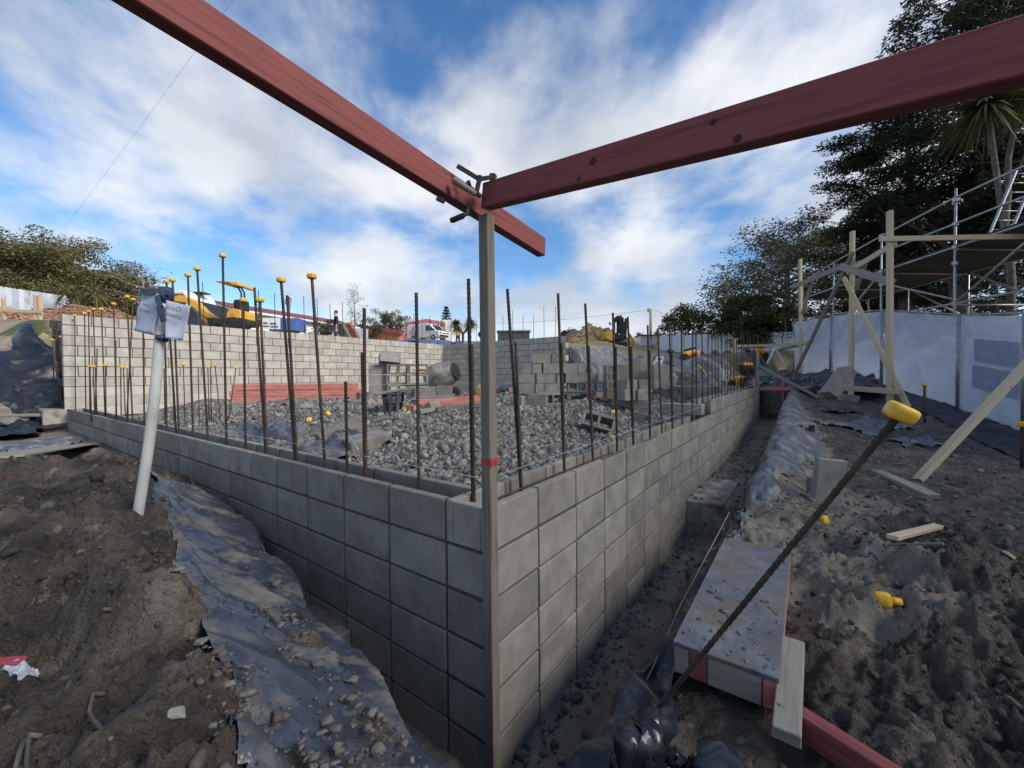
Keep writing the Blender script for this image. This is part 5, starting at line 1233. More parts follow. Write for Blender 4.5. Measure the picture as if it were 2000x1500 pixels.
# ================================================================== TREES
def leaf_quads(cent, size, elong, rng, updown=.5):
    n = len(cent)
    d = rng.normal(size=(n, 3)); d[:, 2] *= updown; d /= np.linalg.norm(d, axis=1, keepdims=True)
    s = np.cross(d, rng.normal(size=(n, 3))); s /= (np.linalg.norm(s, axis=1, keepdims=True) + 1e-9)
    L = size * rng.uniform(.6, 1.4, (n, 1)); w = L / elong
    V = np.stack([cent - d * L * .5, cent + s * w * .5, cent + d * L * .5, cent - s * w * .5], 1)
    return V.reshape(-1, 3), np.arange(n * 4).reshape(-1, 4)
def limb(mb, p, q, r0, r1, rng, wob=.08, n=6, sag=0.0):
    p = np.array(p, float); q = np.array(q, float); L = np.linalg.norm(q - p); pts = []
    k1 = rng.normal(size=3) * wob * L; k2 = rng.normal(size=3) * wob * L * .5
    for i in range(n):
        t = i / (n - 1); pts.append(p * (1 - t) + q * t + k1 * math.sin(math.pi * t) + k2 * math.sin(2 * math.pi * t) + np.array([0, 0, sag * L * math.sin(math.pi * t)]))
    mb.tube(pts, [r0 + (r1 - r0) * i / (n - 1) for i in range(n)], 6, cap=False); return pts
def tree(name, label, base, height, rx, seed, leaf='leaf_green', bark='bark', nleaf=20000, lsize=.12, elong=2.2, t0=.25, clump=.5, nb=26, flat=.6, shape='round', lean=(0, 0), trunk_r=None, group=None, leaf2=None, sub=4, ry=None, dead=0):
    rng = np.random.default_rng(seed); base = np.array(base, float); ry = ry or rx
    root = thing(name, label, 'tree', base, group)
    mb = MB(); r0 = trunk_r or height * .022
    topp = base + np.array([lean[0], lean[1], height * .9])
    tp = limb(mb, base - [0, 0, .3], topp, r0, r0 * .18, rng, .03, 10)
    cl = []
    for i in range(nb):
        t = t0 + (1 - t0) * (i + rng.uniform(0, .9)) / nb
        f = {'round': math.sqrt(max(.04, 1 - ((t - .55) / .5) ** 2)), 'cone': 1.12 - t, 'top': .45 + .55 * math.sin(math.pi * min(1, (t - t0) / (1 - t0) * .9 + .05)), 'tall': .55 + .45 * math.sin(math.pi * (t - t0) / (1 - t0 + .05))}[shape]
        k = t * .95 * 9; j = min(int(k), 8); p = tp[j] * (1 - (k - j)) + tp[j + 1] * (k - j)
        ang = i * 2.4 + rng.uniform(-.5, .5); rr = f * rng.uniform(.55, 1.05)
        q = p + np.array([math.cos(ang) * rx * rr, math.sin(ang) * ry * rr, height * rng.uniform(.02, .12)])
        lp = limb(mb, p, q, r0 * .38 * (1.1 - t * .7), r0 * .06, rng, .07, 6, .05)
        for s_ in range(sub):
            u = rng.uniform(.35, 1.0); jj = min(int(u * 5), 4); w = lp[jj] * (1 - (u * 5 - jj)) + lp[jj + 1] * (u * 5 - jj)
            e = w + rng.normal(size=3) * np.array([.22 * rx, .22 * ry, .09 * height * .7])
            limb(mb, w, e, r0 * .09, r0 * .025, rng, .09, 4); cl.append(e)
        cl.append(lp[-1])
    mb.build('trunk', MAT[bark], root)
    cl = np.array(cl)
    if nleaf:
        sz = rng.uniform(.55, 1.25, len(cl)) * clump
        idx = rng.choice(len(cl), nleaf, p=sz ** 2 / (sz ** 2).sum())
        g = rng.normal(size=(nleaf, 3)); g /= np.linalg.norm(g, axis=1, keepdims=True); g *= (rng.random((nleaf, 1)) ** .45)
        c = cl[idx] + g * sz[idx][:, None] * np.array([1, 1, flat])
        if leaf2:
            m2 = rng.random(nleaf) < .42
            V, Q = leaf_quads(c[m2], lsize, elong, rng); np_mesh('leaf_crown', V, Q, MAT[leaf2], parent=root); c = c[~m2]
        V, Q = leaf_quads(c, lsize, elong, rng); np_mesh('leaf_crown', V, Q, MAT[leaf], parent=root)
    return root
def gp(px, d, dz=0): 
    p = P(px, 735, d); return np.array([p[0], p[1], Hp(p[0], p[1]) + dz])
# tall dark conifers behind the scaffold; extra ones out of view are added for shade
tree('conifer_tree', 'tall dark evergreen with layered sprays overhanging the scaffold end', gp(1790, 19), 12.5, 3.9, 1, 'leaf_dark', 'bark', 60000, .18, 3.5, .20, .8, 38, .4, 'top', lean=(-.9, 0), group='tall evergreens behind the scaffold')
tree('conifer_tree', 'taller dark evergreen standing behind the ladder', gp(1900, 17), 16.5, 4.0, 2, 'leaf_dark', 'bark', 46000, .20, 3.5, .16, .8, 36, .5, 'tall', group='tall evergreens behind the scaffold')
tree('conifer_tree', 'tallest dark evergreen rising above the red beam', gp(1985, 14.5), 17.0, 3.8, 3, 'leaf_dark', 'bark', 40000, .19, 3.5, .14, .8, 34, .5, 'tall', group='tall evergreens behind the scaffold')
tree('conifer_tree', 'lower dark evergreen filling the gap below the scaffold deck', gp(1845, 22), 8.5, 4.2, 4, 'leaf_dark', 'bark', 30000, .2, 3, .06, .8, 28, .6, 'round', group='tall evergreens behind the scaffold')
for k, (x, y, h) in enumerate([(16.5, 3.0, 14.5), (15.0, -4.0, 14.0), (13.0, -10.0, 14.0)]):  # unseen trees, added right of and behind the camera to shade the foreground
    tree('conifer_tree', 'dark evergreen continuing the row beyond the scaffold', (x, y, Hp(x, y)), h, 3.8, 20 + k, 'leaf_dark', 'bark', 14000, .30, 3, .12, .9, 26, .5, 'tall', group='evergreens continuing the row')
tree('conifer_tree', 'dark bushy evergreen growing between the scaffold end and the spreading pale tree', gp(1690, 24), 8.2, 2.7, 41, 'leaf_dark', 'bark', 24000, .18, 3, .1, .7, 26, .55, 'round', group='tall evergreens behind the scaffold')
# spreading tree with pale limbs
tree('broadleaf_tree', 'spreading olive-tan tree with pale bare limbs beyond the white hoarding', gp(1535, 25), 7.4, 4.4, 5, 'leaf_tan', 'bark_pale', 30000, .14, 2, .12, .8, 44, .7, 'round', trunk_r=.30, leaf2='leaf_olive', sub=6)
tree('evergreen_bush', 'dense dark green bush at the foot of the spreading pale tree', gp(1458, 24), 3.3, 2.2, 6, 'leaf_green', 'bark', 20000, .17, 2.2, .05, .6, 24, .6, 'round')
tree('small_tree', 'small dark leafy tree standing behind the white hoarding', gp(1345, 31), 3.6, 2.0, 7, 'leaf_brown', 'bark', 8000, .17, 1.9, .2, .55, 18, .7, 'round', leaf2='leaf_green')
tree('bare_tree', 'thin sparse-leaved tree at the edge of the spreading pale tree', gp(1418, 30), 6.2, 1.7, 8, 'leaf_brown', 'bark', 2600, .17, 1.8, .25, .8, 22, .9, 'top', sub=5)
# big bush over the iron fence at the left
tree('evergreen_tree', 'big rounded olive evergreen rising over the iron fence', gp(100, 30), 5.9, 5.0, 9, 'leaf_olive', 'bark', 80000, .16, 1.9, .06, 1.0, 46, .7, 'round', leaf2='leaf_tan')
tree('evergreen_tree', 'smaller olive bush filling in beside the big rounded evergreen', gp(225, 30), 4.4, 3.2, 10, 'leaf_olive', 'bark', 22000, .18, 1.9, .06, .65, 26, .7, 'round', leaf2='leaf_tan')
tree('evergreen_tree', 'ragged dark evergreen at the outer side of the big rounded evergreen', gp(-20, 29), 5.0, 2.8, 11, 'leaf_green', 'bark', 16000, .18, 2.4, .08, .7, 24, .6, 'tall', leaf2='leaf_olive')
tree('bare_tree', 'leafless twiggy tree growing beside the olive bush', gp(285, 29), 4.9, 2.4, 12, 'leaf_brown', 'bark_pale', 260, .12, 2, .3, .6, 22, .8, 'top', sub=7, trunk_r=.09)
tree('poplar_tree', 'thin leafless poplar behind the long house', gp(693, 62), 8.6, 1.5, 13, 'leaf_brown', 'bark_pale', 900, .18, 2, .1, .4, 30, 1, 'tall', trunk_r=.1)
tree('shrub', 'low grey-green bush beside the leaning pallets', gp(640, 30), 1.7, 1.1, 14, 'leaf_green', 'bark', 4000, .11, 2, .05, .35, 14, .7, 'round')
tree('shrub', 'broad low green bush behind the orange shed', gp(765, 60), 4.4, 2.8, 15, 'leaf_green', 'bark', 7000, .22, 2, .1, .7, 18, .7, 'round')
tree('shrub', 'dark round bush behind the dark-roofed house', P(1117, 676, 46), 1.7, .9, 16, 'leaf_dark', 'bark', 4000, .22, 2, .3, .55, 14, .7, 'round')
tree('shrub', 'low hedge growing in front of the orange shed', gp(722, 44), 1.9, 2.0, 17, 'leaf_brown', 'bark', 4000, .15, 2, .05, .5, 14, .6, 'round', leaf2='leaf_green')
def norfolk():
    b = gp(873, 75); root = thing('norfolk_pine', 'small tiered norfolk pine behind the white van', 'tree', b); mb = MB(); H_ = 6.4
    limb(mb, b, b + [0, 0, H_], .12, .02, RNG, .004, 6); pts = []
    for k in range(9):
        z = H_ * (.30 + .66 * k / 8); r = 1.7 * (1 - k / 9.5)
        for j in range(6):
            a = j * 1.047 + k * .4; e = b + np.array([math.cos(a) * r, math.sin(a) * r, z + .12 * r]); limb(mb, b + [0, 0, z], e, .035, .015, RNG, .02, 4)
            for t in np.linspace(.3, 1, 34): pts.append(b + np.array([math.cos(a) * r * t, math.sin(a) * r * t, z + .12 * r * t]) + RNG.normal(size=3) * .09)
    mb.build('trunk', MAT['bark'], root); V, Q = leaf_quads(np.array(pts), .30, 2.5, RNG); np_mesh('needle_tiers', V, Q, MAT['leaf_dark'], parent=root)
norfolk()
def blades(c, R, n, rng, w=.05, droop=.35):
    V = []; Q = []
    for i in range(n):
        d = rng.normal(size=3); d /= np.linalg.norm(d); d[2] = d[2] * .8 + .25; d /= np.linalg.norm(d); L = R * rng.uniform(.75, 1.1)
        s = np.cross(d, [0, 0, 1.]); s /= (np.linalg.norm(s) + 1e-9); b = len(V)
        for k, t in enumerate((0.05, .55, 1.0)):
            p = c + d * L * t + np.array([0, 0, -droop * L * t * t]); ww = w * (1 - .15 * k if k < 2 else .05) * .5
            V += [p - s * ww, p + s * ww]
        Q += [[b, b + 1, b + 3, b + 2], [b + 2, b + 3, b + 5, b + 4]]
    return np.array(V), np.array(Q)
def cabbage(name, label, base, heads, h, R, seed, leaf='leaf_green', n=150, w=.06):
    rng = np.random.default_rng(seed); base = np.array(base, float); root = thing(name, label, 'tree', base); mb = MB()
    fk = base + [0, 0, h * .55]; limb(mb, base - [0, 0, .2], fk, .11, .09, rng, .03, 6)
    for (dx, dz) in heads:
        c = base + np.array([dx, rng.uniform(-.3, .3), h + dz]); limb(mb, fk, c, .08, .06, rng, .06, 5)
        V, Q = blades(c, R, n, rng, w); np_mesh('leaf_tuft', V, Q, MAT[leaf], parent=root)
    mb.build('trunk', MAT['bark'], root)
cabbage('cabbage_tree', 'squat cabbage tree with two round leaf heads near the yellow jacket worker', gp(905, 29), [(-.45, 0), (.55, .1)], 1.35, .75, 31, 'leaf_olive', 260)
cabbage('cabbage_tree', 'small spiky cabbage tree behind the power pole', P(1268, 690, 46), [(-1.0, 0), (1.0, .2)], 1.9, 1.1, 32, 'leaf_brown', 120, .1)
cabbage('cabbage_tree', 'dry spiky cabbage tree hanging over the iron fence gap', gp(145, 25), [(-.5, .1), (.4, -.2), (1.3, .1)], 1.9, 1.35, 33, 'leaf_tan', 80, .06)
pc_ = P(1945, 190, 11.5)
cabbage('cabbage_tree', 'tall cabbage tree with long drooping blades just under the red beam', (pc_[0] + .3, pc_[1], Hp(pc_[0], pc_[1])), [(-.3, 0), (.9, .5)], pc_[2] - Hp(pc_[0], pc_[1]), 1.5, 34, 'leaf_olive', 190, .075)

# ================================================================== UPPER TERRACE: FENCES, HEAPS, HOUSES
def iron_fence():
    # sheets: (px left, px right, y top L/R, depth)
    def run(pxs, d0, d1, h, label, group, mat='iron_sheet', corr=True, yb=None):
        n = len(pxs) - 1
        for i in range(n):
            da = d0 + (d1 - d0) * i / n; db = d0 + (d1 - d0) * (i + 1) / n
            a = P(pxs[i], 700, da); b = P(pxs[i + 1], 700, db); za = Hp(a[0], a[1]); zb = Hp(b[0], b[1]); z = (za + zb) / 2 - .1 if yb is None else P(pxs[i], yb, da)[2]
            dv = (b - a)[:2]; L = np.linalg.norm(dv); dv /= L; nn = np.array([dv[1], -dv[0]]); m = 14
            mb = MB(); U = np.linspace(.02, L - .02, m); G = np.zeros((m, 2, 3))
            for k, u in enumerate(U):
                o = (.018 if k % 2 else -.018) if corr else 0
                G[k, :, 0] = a[0] + dv[0] * u + nn[0] * o; G[k, :, 1] = a[1] + dv[1] * u + nn[1] * o; G[k, 0, 2] = z; G[k, 1, 2] = z + h + random.uniform(-.03, .03)
            o = mb.grid(G, smooth=False).build('fence_sheet', MAT[mat]); so = o.modifiers.new('t', 'SOLIDIFY'); so.thickness = .02
            tag(o, label, 'fence', group)
    run([-60, -28, 3, 15, 27, 40, 51, 63, 74, 85, 96, 106, 117, 128, 138], 22, 27, 1.95, 'weathered upright iron sheet in the fence below the big rounded evergreen', 'iron fence sheets below the evergreen')
    run([156, 178, 200, 221, 243, 264], 30, 32, 1.9, 'dull iron fence sheet behind the bark heap', 'iron fence sheets behind the bark heap')
    run([655, 668, 681, 694, 707, 720], 36, 38, 1.3, 'pale corrugated sheet in the fence beside the blue bin', 'corrugated sheets beside the blue bin')
    run([1288, 1312, 1336, 1360, 1384, 1408, 1432, 1456, 1480, 1504, 1528, 1552], 26, 22, 1.25, 'white hoarding panel in the site boundary beyond the tarpaulins', 'white hoarding panels', 'hoard', False, 694)
iron_fence()
def heap(name, label, c, rx, ry, h, mat, n=60, cat='heap', bits=0, seed=0):
    U, V = np.meshgrid(np.linspace(-1, 1, n), np.linspace(-1, 1, n), indexing='ij')
    X = c[0] + U * rx; Y = c[1] + V * ry; r = np.sqrt(U * U + V * V)
    Z = H0(X, Y) - .15 + h * np.clip(1 - r, 0, 1) ** .85 * (1 + .25 * fbm(X * 1.1 + seed, Y * 1.1, 3)) + .05 * fbm(X * 4 + seed, Y * 4, 3) * (r < 1) + .1 * np.clip(1 - r, 0, .1)
    I = np.arange(n * n).reshape(n, n); Q = np.stack([I[:-1, :-1], I[1:, :-1], I[1:, 1:], I[:-1, 1:]], -1).reshape(-1, 4)
    o = np_mesh(name, np.stack([X, Y, Z], -1).reshape(-1, 3), Q, MAT[mat], smooth=True); tag(o, label, cat)
    if bits:
        u = RNG.uniform(-.9, .9, (bits, 2)); u = u[np.hypot(u[:, 0], u[:, 1]) < .95]; i = ((u + 1) / 2 * (n - 1)).astype(int)
        pts = np.stack([X[i[:, 0], i[:, 1]], Y[i[:, 0], i[:, 1]], Z[i[:, 0], i[:, 1]] + .01], -1); s = RNG.uniform(.06, .2, len(pts))
        ob = scatter_stones('loose_chips', pts, s, MAT[mat], .3, .4); tag(ob, 'loose pieces lying over the ' + label.split(' heap')[0] + ' heap', 'chips')
    return o
heap('bark_heap', 'long red-brown bark chip heap in front of the iron fence', gp(185, 20), 5.6, 2.4, 1.05, 'chips', 70, bits=2600)
heap('bark_heap', 'low red-brown bark chip heap under the timber rail fence', gp(40, 18.5), 5.0, 1.8, .5, 'chips', 60, bits=1500, seed=4)
heap('sand_heap', 'yellow sand heap against the outer iron fence', gp(-5, 21), 2.4, 1.4, 1.0, 'sand', 40, seed=2)
heap('sand_heap', 'big yellow sand heap beside the dark mini digger', gp(1166, 23), 2.3, 2.2, 1.5, 'sand', 60, seed=3, bits=500)
heap('sand_heap', 'low yellow sand heap under the digger bucket', gp(1222, 23.4), 1.2, 1.4, .8, 'sand', 40, seed=6)
heap('clay_heap', 'low orange clay bank below the big sand heap', gp(1170, 19.5), 3.0, 1.2, .35, 'fill', 40, seed=8)
def rails():
    root = thing('rail_fence', 'raw timber post and rail barrier in front of the bark heaps', 'barrier', gp(50, 14))
    for px in (12, 74, 82): p = gp(px, 13.5); MB().beam(p - [0, 0, .1], p + [0, 0, .85 if px != 12 else .7], .07, .09, (0, 1, 0)).build('post', MAT['pine'], root)
    for (a, b, z) in (((-60, 603), (82, 609), 0), ((-60, 625), (82, 630), 0)): MB().beam(P(*a, 13.4), P(*b, 13.4), .03, .09, (0, 0, 1)).build('rail', MAT['pine'], root)
    p = gp(40, 13.9); tag(MB().ico(p + [0, 0, .05], .42, 3, .08, (1.4, .8, .35)).build('white_bag', MAT['white']), 'white bag slumped behind the timber barrier', 'bag')
rails()
def house():
    K = P(462, 700, 30.0)[:2]; E = P(692, 700, 41.0)[:2]; u = E - K; L = np.linalg.norm(u); u /= L; v = np.array([-u[1], u[0]]); wd = 4.2
    ze = P(462, 601, 30)[2]; zb = Hp(*K) - .8; zr = ze + .6
    root = thing('house', 'long white weatherboard house with maroon roof behind the mini digger', 'house', (*K, zb))
    A = lambda s, t, z: np.array([*(K + u * s + v * t), z])
    MB().prism([(0, 0), (L, 0), (L, ze - zb), (0, ze - zb)], A(0, .1, zb), np.array([*u, 0]), np.array([0, 0, 1.]), .2).build('side_wall', MAT['white'], root)
    MB().prism([(0, 0), (wd, 0), (wd, ze - zb), (wd / 2, zr - zb - .08), (0, ze - zb)], A(.1, 0, zb), np.array([*v, 0]), np.array([0, 0, 1.]), .19).build('gable_wall', MAT['white'], root)
    for k in range(int((ze - zb) / .2)):
        z = zb + .2 * k + .1
        MB().beam(A(0, -.015, z), A(L, -.015, z), .02, .19, (0, 0, 1)).build('weatherboard', MAT['white'], root, .004); MB().beam(A(-.015, .02, z), A(-.015, wd, z), .02, .19, (0, 0, 1)).build('weatherboard', MAT['white'], root, .004)
    for sgn, t0, t1 in ((0, -.45, wd / 2), (1, wd + .45, wd / 2)):
        zz = ze - .2
        mb = MB(); G = np.array([[A(-.5, t0, zz), A(-.5, t1, zr)], [A(L + .3, t0, zz), A(L + .3, t1, zr)]]); mb.grid(G, False); o = mb.build('roof_plane', MAT['maroon'], root); s = o.modifiers.new('t', 'SOLIDIFY'); s.thickness = .06; s.offset = 1
    for t0, t1 in ((-.47, wd / 2), (wd + .47, wd / 2)): MB().beam(A(-.55, t0, ze - .27), A(-.55, t1, zr - .06), .04, .17, (u[0], u[1], 0)).build('bargeboard', MAT['whitegloss'], root)
    MB().beam(A(-.5, -.50, ze - .25), A(L + .3, -.50, ze - .25), .08, .16).build('gutter', MAT['whitegloss'], root); MB().beam(A(L * .56, -.52, ze - .2), A(L * .56, -.3, zr + .1), .08, .05).build('roof_strip', MAT['whitegloss'], root)
    for s, w, h, z in ((L * .13, .9, .5, ze - .95), (L * .47, 1.1, .5, ze - .95), (L * .70, 1.1, .25, ze - 1.0), (L * .88, .9, .5, ze - 1.1)):
        f = MB().box(A(s, -.03, z), (w + .12, .05, h + .12), np.array([[u[0], v[0], 0], [u[1], v[1], 0], [0, 0, 1]])).build('window', MAT['whitegloss'], root); MB().box(A(s, -.05, z), (w, .03, h), np.array([[u[0], v[0], 0], [u[1], v[1], 0], [0, 0, 1]])).build('pane', MAT['glass'], f)
    p = P(566, 588, 36); d = thing('satellite_dish', 'round pale satellite dish on the roof of the long house', 'dish', p); MB().lathe([(.02, 0), (.28, .03), (.44, .1), (.45, .12), (.28, .05), (.02, .02)], p, (-.3, -1, .2), 20).build('dish', MAT['white'], d); MB().tube([p, P(568, 602, 36)], .02, 6).build('mast', MAT['steel'], d)
house()
def sign_bin():
    d = 27.0; q = lambda px, py, dd=d: P(px, py, dd)
    p = q(529, 634); s = thing('sign_board', 'white sign board with two lines of lettering beside the blue bin', 'sign', q(529, 650))
    w = (547 - 511) / F * d; h = 22 / F * d
    MB().box(q(529, 632), (w, .05, h)).build('board', MAT['whitegloss'], s)
    for t, yy, size in (('Kerbside Waste', 633, .22), ('0800 000 LOAD', 639, .16)): pass
    for k, (x0, x1, yy, hh) in enumerate([(514, 523, 631, .09), (527, 540, 632, .10), (513, 526, 637, .08), (528, 544, 638, .08)]):
        n = 5
        for j in range(n):
            xa = x0 + (x1 - x0) * (j + .1) / n; xb = x0 + (x1 - x0) * (j + .75) / n
            MB().box((q(xa, yy, d - .04) + q(xb, yy, d - .04)) / 2, ((xb - xa) / F * d, .01, hh * (1 + .4 * (j % 2)))).build('letter', MAT['ink'], s)
    b = thing('skip_bin', 'blue steel skip bin standing by the corrugated fence', 'bin', q(562, 655, 28))
    MB().prism([(-.9, 0), (.9, 0), (1.0, .85), (-1.0, .85)], np.array([*q(562, 655, 28)[:2], q(562, 645, 28)[2] - .1]), (1, 0, 0), (0, 0, 1), 1.3).build('body', MAT['bluebin'], b, .02)
    MB().beam(np.array([*q(532, 650, 27.4)[:2], q(540, 624, 27.4)[2]]), q(585, 623, 27.4), .06, .07).build('rim', MAT['bluebin'], b)
    # wheelbarrow tray behind the wall top
    p = q(565, 648, 15); tag(MB().prism([(-.28, .0), (.28, 0), (.16, -.17), (-.12, -.17)], p, (1, 0, 0), (0, 0, 1), .4).build('barrow_tray', MAT['iron']), 'dark barrow tray peeping over the tall wall by the blue bin', 'tray')
    # leaning pallets
    for k, (x0, x1, lab, mt) in enumerate([(648, 676, 'grey slatted pallet leaning in front of the black-shirted worker', 'grey_wood'), (664, 694, 'pinkish slatted pallet leaning behind the grey pallet', 'red_wood2')]):
        dd = 22 - k * -.8; a = q(x0 + 4, 631, dd); c = q(x1 - 8, 662, dd); root = thing('leaning_pallet', lab, 'pallet', c)
        ux = np.array([.85, -.5, 0]); dv = c - a
        for j in range(5): o = ux * (.18 * j); MB().beam(a + o, c + o, .11, .025, (0, -1, .3)).build('slat', MAT[mt], root)
        for t in (.08, .5, .92): pp = a * (1 - t) + c * t + np.array([0, .05, 0]); MB().beam(pp - ux * .04, pp + ux * .78, .05, .07).build('bearer', MAT[mt], root)
sign_bin()
def shed_and_van():
    # orange shed
    d = 58; p0 = gp(722, d); root = thing('low_shed', 'long low shed with maroon roof and timber front left of the white van', 'shed', gp(760, d))
    a = P(716, 662, d); b = P(788, 664, d); z0 = min(a[2], b[2]) - .8; zt = P(752, 648, d)[2]
    MB().prism([(0, 0), (b[0] - a[0], 0), (b[0] - a[0], zt - z0 - .5), (0, zt - z0)], (a[0], d, z0), (1, 0, 0), (0, 0, 1), 3.0).build('wall', MAT['orange'], root)
    MB().beam((a[0] - .4, d - 1.7, zt + .5), (b[0] + .3, d - 1.7, zt - .35), 1.2, .55).build('roof', MAT['maroon'], root)
    for px in (733, 746, 757, 770): MB().box(P(px, 656, d - 1.52), (.7, .06, .7)).build('window', MAT['glass' if px != 757 else 'white'], root)
    # red portal roof behind the van
    d = 57; root = thing('red_canopy', 'red lattice steel canopy behind the white van', 'canopy', gp(830, d))
    zt = P(830, 625, d)[2]; zb2 = P(830, 636, d)[2]
    for i in range(16):
        xa = P(794 + i * 4.6, 630, d)[0]; xb = P(794 + (i + 1) * 4.6, 630, d)[0]; tz = zt + .15 - .5 * abs(i - 8) / 8
        MB().beam(((xa + xb) / 2, d, zb2 - .1), ((xa + xb) / 2, d, tz), (xb - xa) * .8, .12, (0, 1, 0)).build('cladding_strip', MAT['red_steel'], root)
    x0 = P(794, 630, d)[0]; x1 = P(868, 630, d)[0]
    MB().beam((x0 - .1, d + .05, zb2), (x1 + .1, d + .05, zb2 - .1), .1, .15).build('beam', MAT['red_steel'], root); MB().beam((x1, d, zb2 - 3), (x1, d, zt - .4), .2, .2, (0, 1, 0)).build('post', MAT['red_steel'], root); MB().beam((x0, d, zb2 - 3), (x0, d, zt - .3), .2, .2, (0, 1, 0)).build('post', MAT['red_steel'], root)
    d = 60; root = thing('site_cabin', 'pale site cabin standing behind the white van nose', 'cabin', gp(875, d)); c = P(876, 648, d); MB().box((c[0], d, c[2]), (1.3, 2.4, 3.2)).build('body', MAT['white'], root)
    for yy in (634, 640, 646, 653): MB().box(P(876, yy, d - 1.25), (1.2, .05, .1)).build('louvre', MAT['steel'], root)
    # van built facing +x
    v = thing('van', 'white high-roof work van with red chevrons parked beyond the blue tarpaulin', 'van')
    Lh, w = 2.35, .85
    prof = [(-Lh, .35), (Lh - .1, .35), (Lh, .55), (Lh - .02, .95), (Lh - .5, 1.12), (Lh - 1.25, 1.86), (Lh - 1.7, 1.97), (-Lh + .15, 1.97), (-Lh, 1.8)]
    MB().prism(prof, (0, 0, 0), (1, 0, 0), (0, 0, 1), w * 2).build('body', MAT['whitegloss'], v, .06)
    for sy in (-1, 1):
        MB().prism([(Lh - 1.28, 1.1), (Lh - .68, 1.1), (Lh - 1.28, 1.66)], (0, sy * (w + .004), 0), (1, 0, 0), (0, 0, 1), .02).build('side_window', MAT['glass'], v); MB().prism([(Lh - 1.9, 1.1), (Lh - 1.34, 1.1), (Lh - 1.34, 1.68), (Lh - 1.9, 1.70)], (0, sy * (w + .004), 0), (1, 0, 0), (0, 0, 1), .02).build('side_window', MAT['glass'], v)
        MB().prism([(Lh - 2.9, 1.1), (Lh - 2.1, 1.1), (Lh - 2.1, 1.68), (Lh - 2.9, 1.68)], (0, sy * (w + .003), 0), (1, 0, 0), (0, 0, 1), .015).build('side_panel', MAT['white'], v)
        for x in (Lh - .85, -Lh + .95):
            wo = MB().lathe([(.30, -.09), (.33, -.05), (.33, .05), (.30, .09)], (x, sy * (w - .04), .33), (0, 1, 0), 20).build('wheel', MAT['rubber'], v); MB().lathe([(.03, -.1), (.18, -.1), (.18, .1), (.03, .1)], (x, sy * (w - .035), .33), (0, 1, 0), 16).build('rim', MAT['steel'], wo)
        for cx, hh in ((-1.35, .95),):
            for s2 in (-1, 1):
                MB().beam((cx, sy * (w + .012), 1.62), (cx + s2 * .75, sy * (w + .012), .80), .01, .12, (0, sy, 0)).build('chevron', MAT['red_steel'], v); MB().beam((cx + s2 * .05, sy * (w + .012), 1.25), (cx + s2 * .40, sy * (w + .012), .62), .01, .10, (0, sy, 0)).build('chevron', MAT['red_steel'], v)
                MB().beam((cx + s2 * .32, sy * (w + .012), 1.1), (cx + s2 * .12, sy * (w + .012), .6), .01, .07, (0, sy, 0)).build('chevron', MAT['red_steel'], v)
        MB().box((Lh - .62, sy * (w + .14), 1.18), (.1, .16, .22)).build('mirror', MAT['rubber'], v, .02); MB().box((Lh + .0, sy * .62, .82), (.06, .26, .16)).build('headlight', MAT['glass'], v, .02)
        MB().box((Lh - 1.8, sy * (w + .012), .95), (.16, .02, .05)).build('handle', MAT['rubber'], v)
    MB().prism([(-.72, 0), (.72, 0), (.62, .92), (-.62, .92)], (Lh - .53, 0, 1.155), (0, 1, 0), np.array([-.712, 0, .702]), .03).build('windscreen', MAT['glass'], v)
    MB().box((Lh + .015, 0, .52), (.05, 1.5, .22)).build('bumper_grille', MAT['rubber'], v, .02); MB().box((Lh + .01, 0, .80), (.05, .8, .10)).build('grille', MAT['rubber'], v, .01)
    p = gp(836, 47); v.location = (p[0], p[1], P(836, 667, 47)[2]); v.rotation_euler = (0, 0, -.50)
shed_and_van()
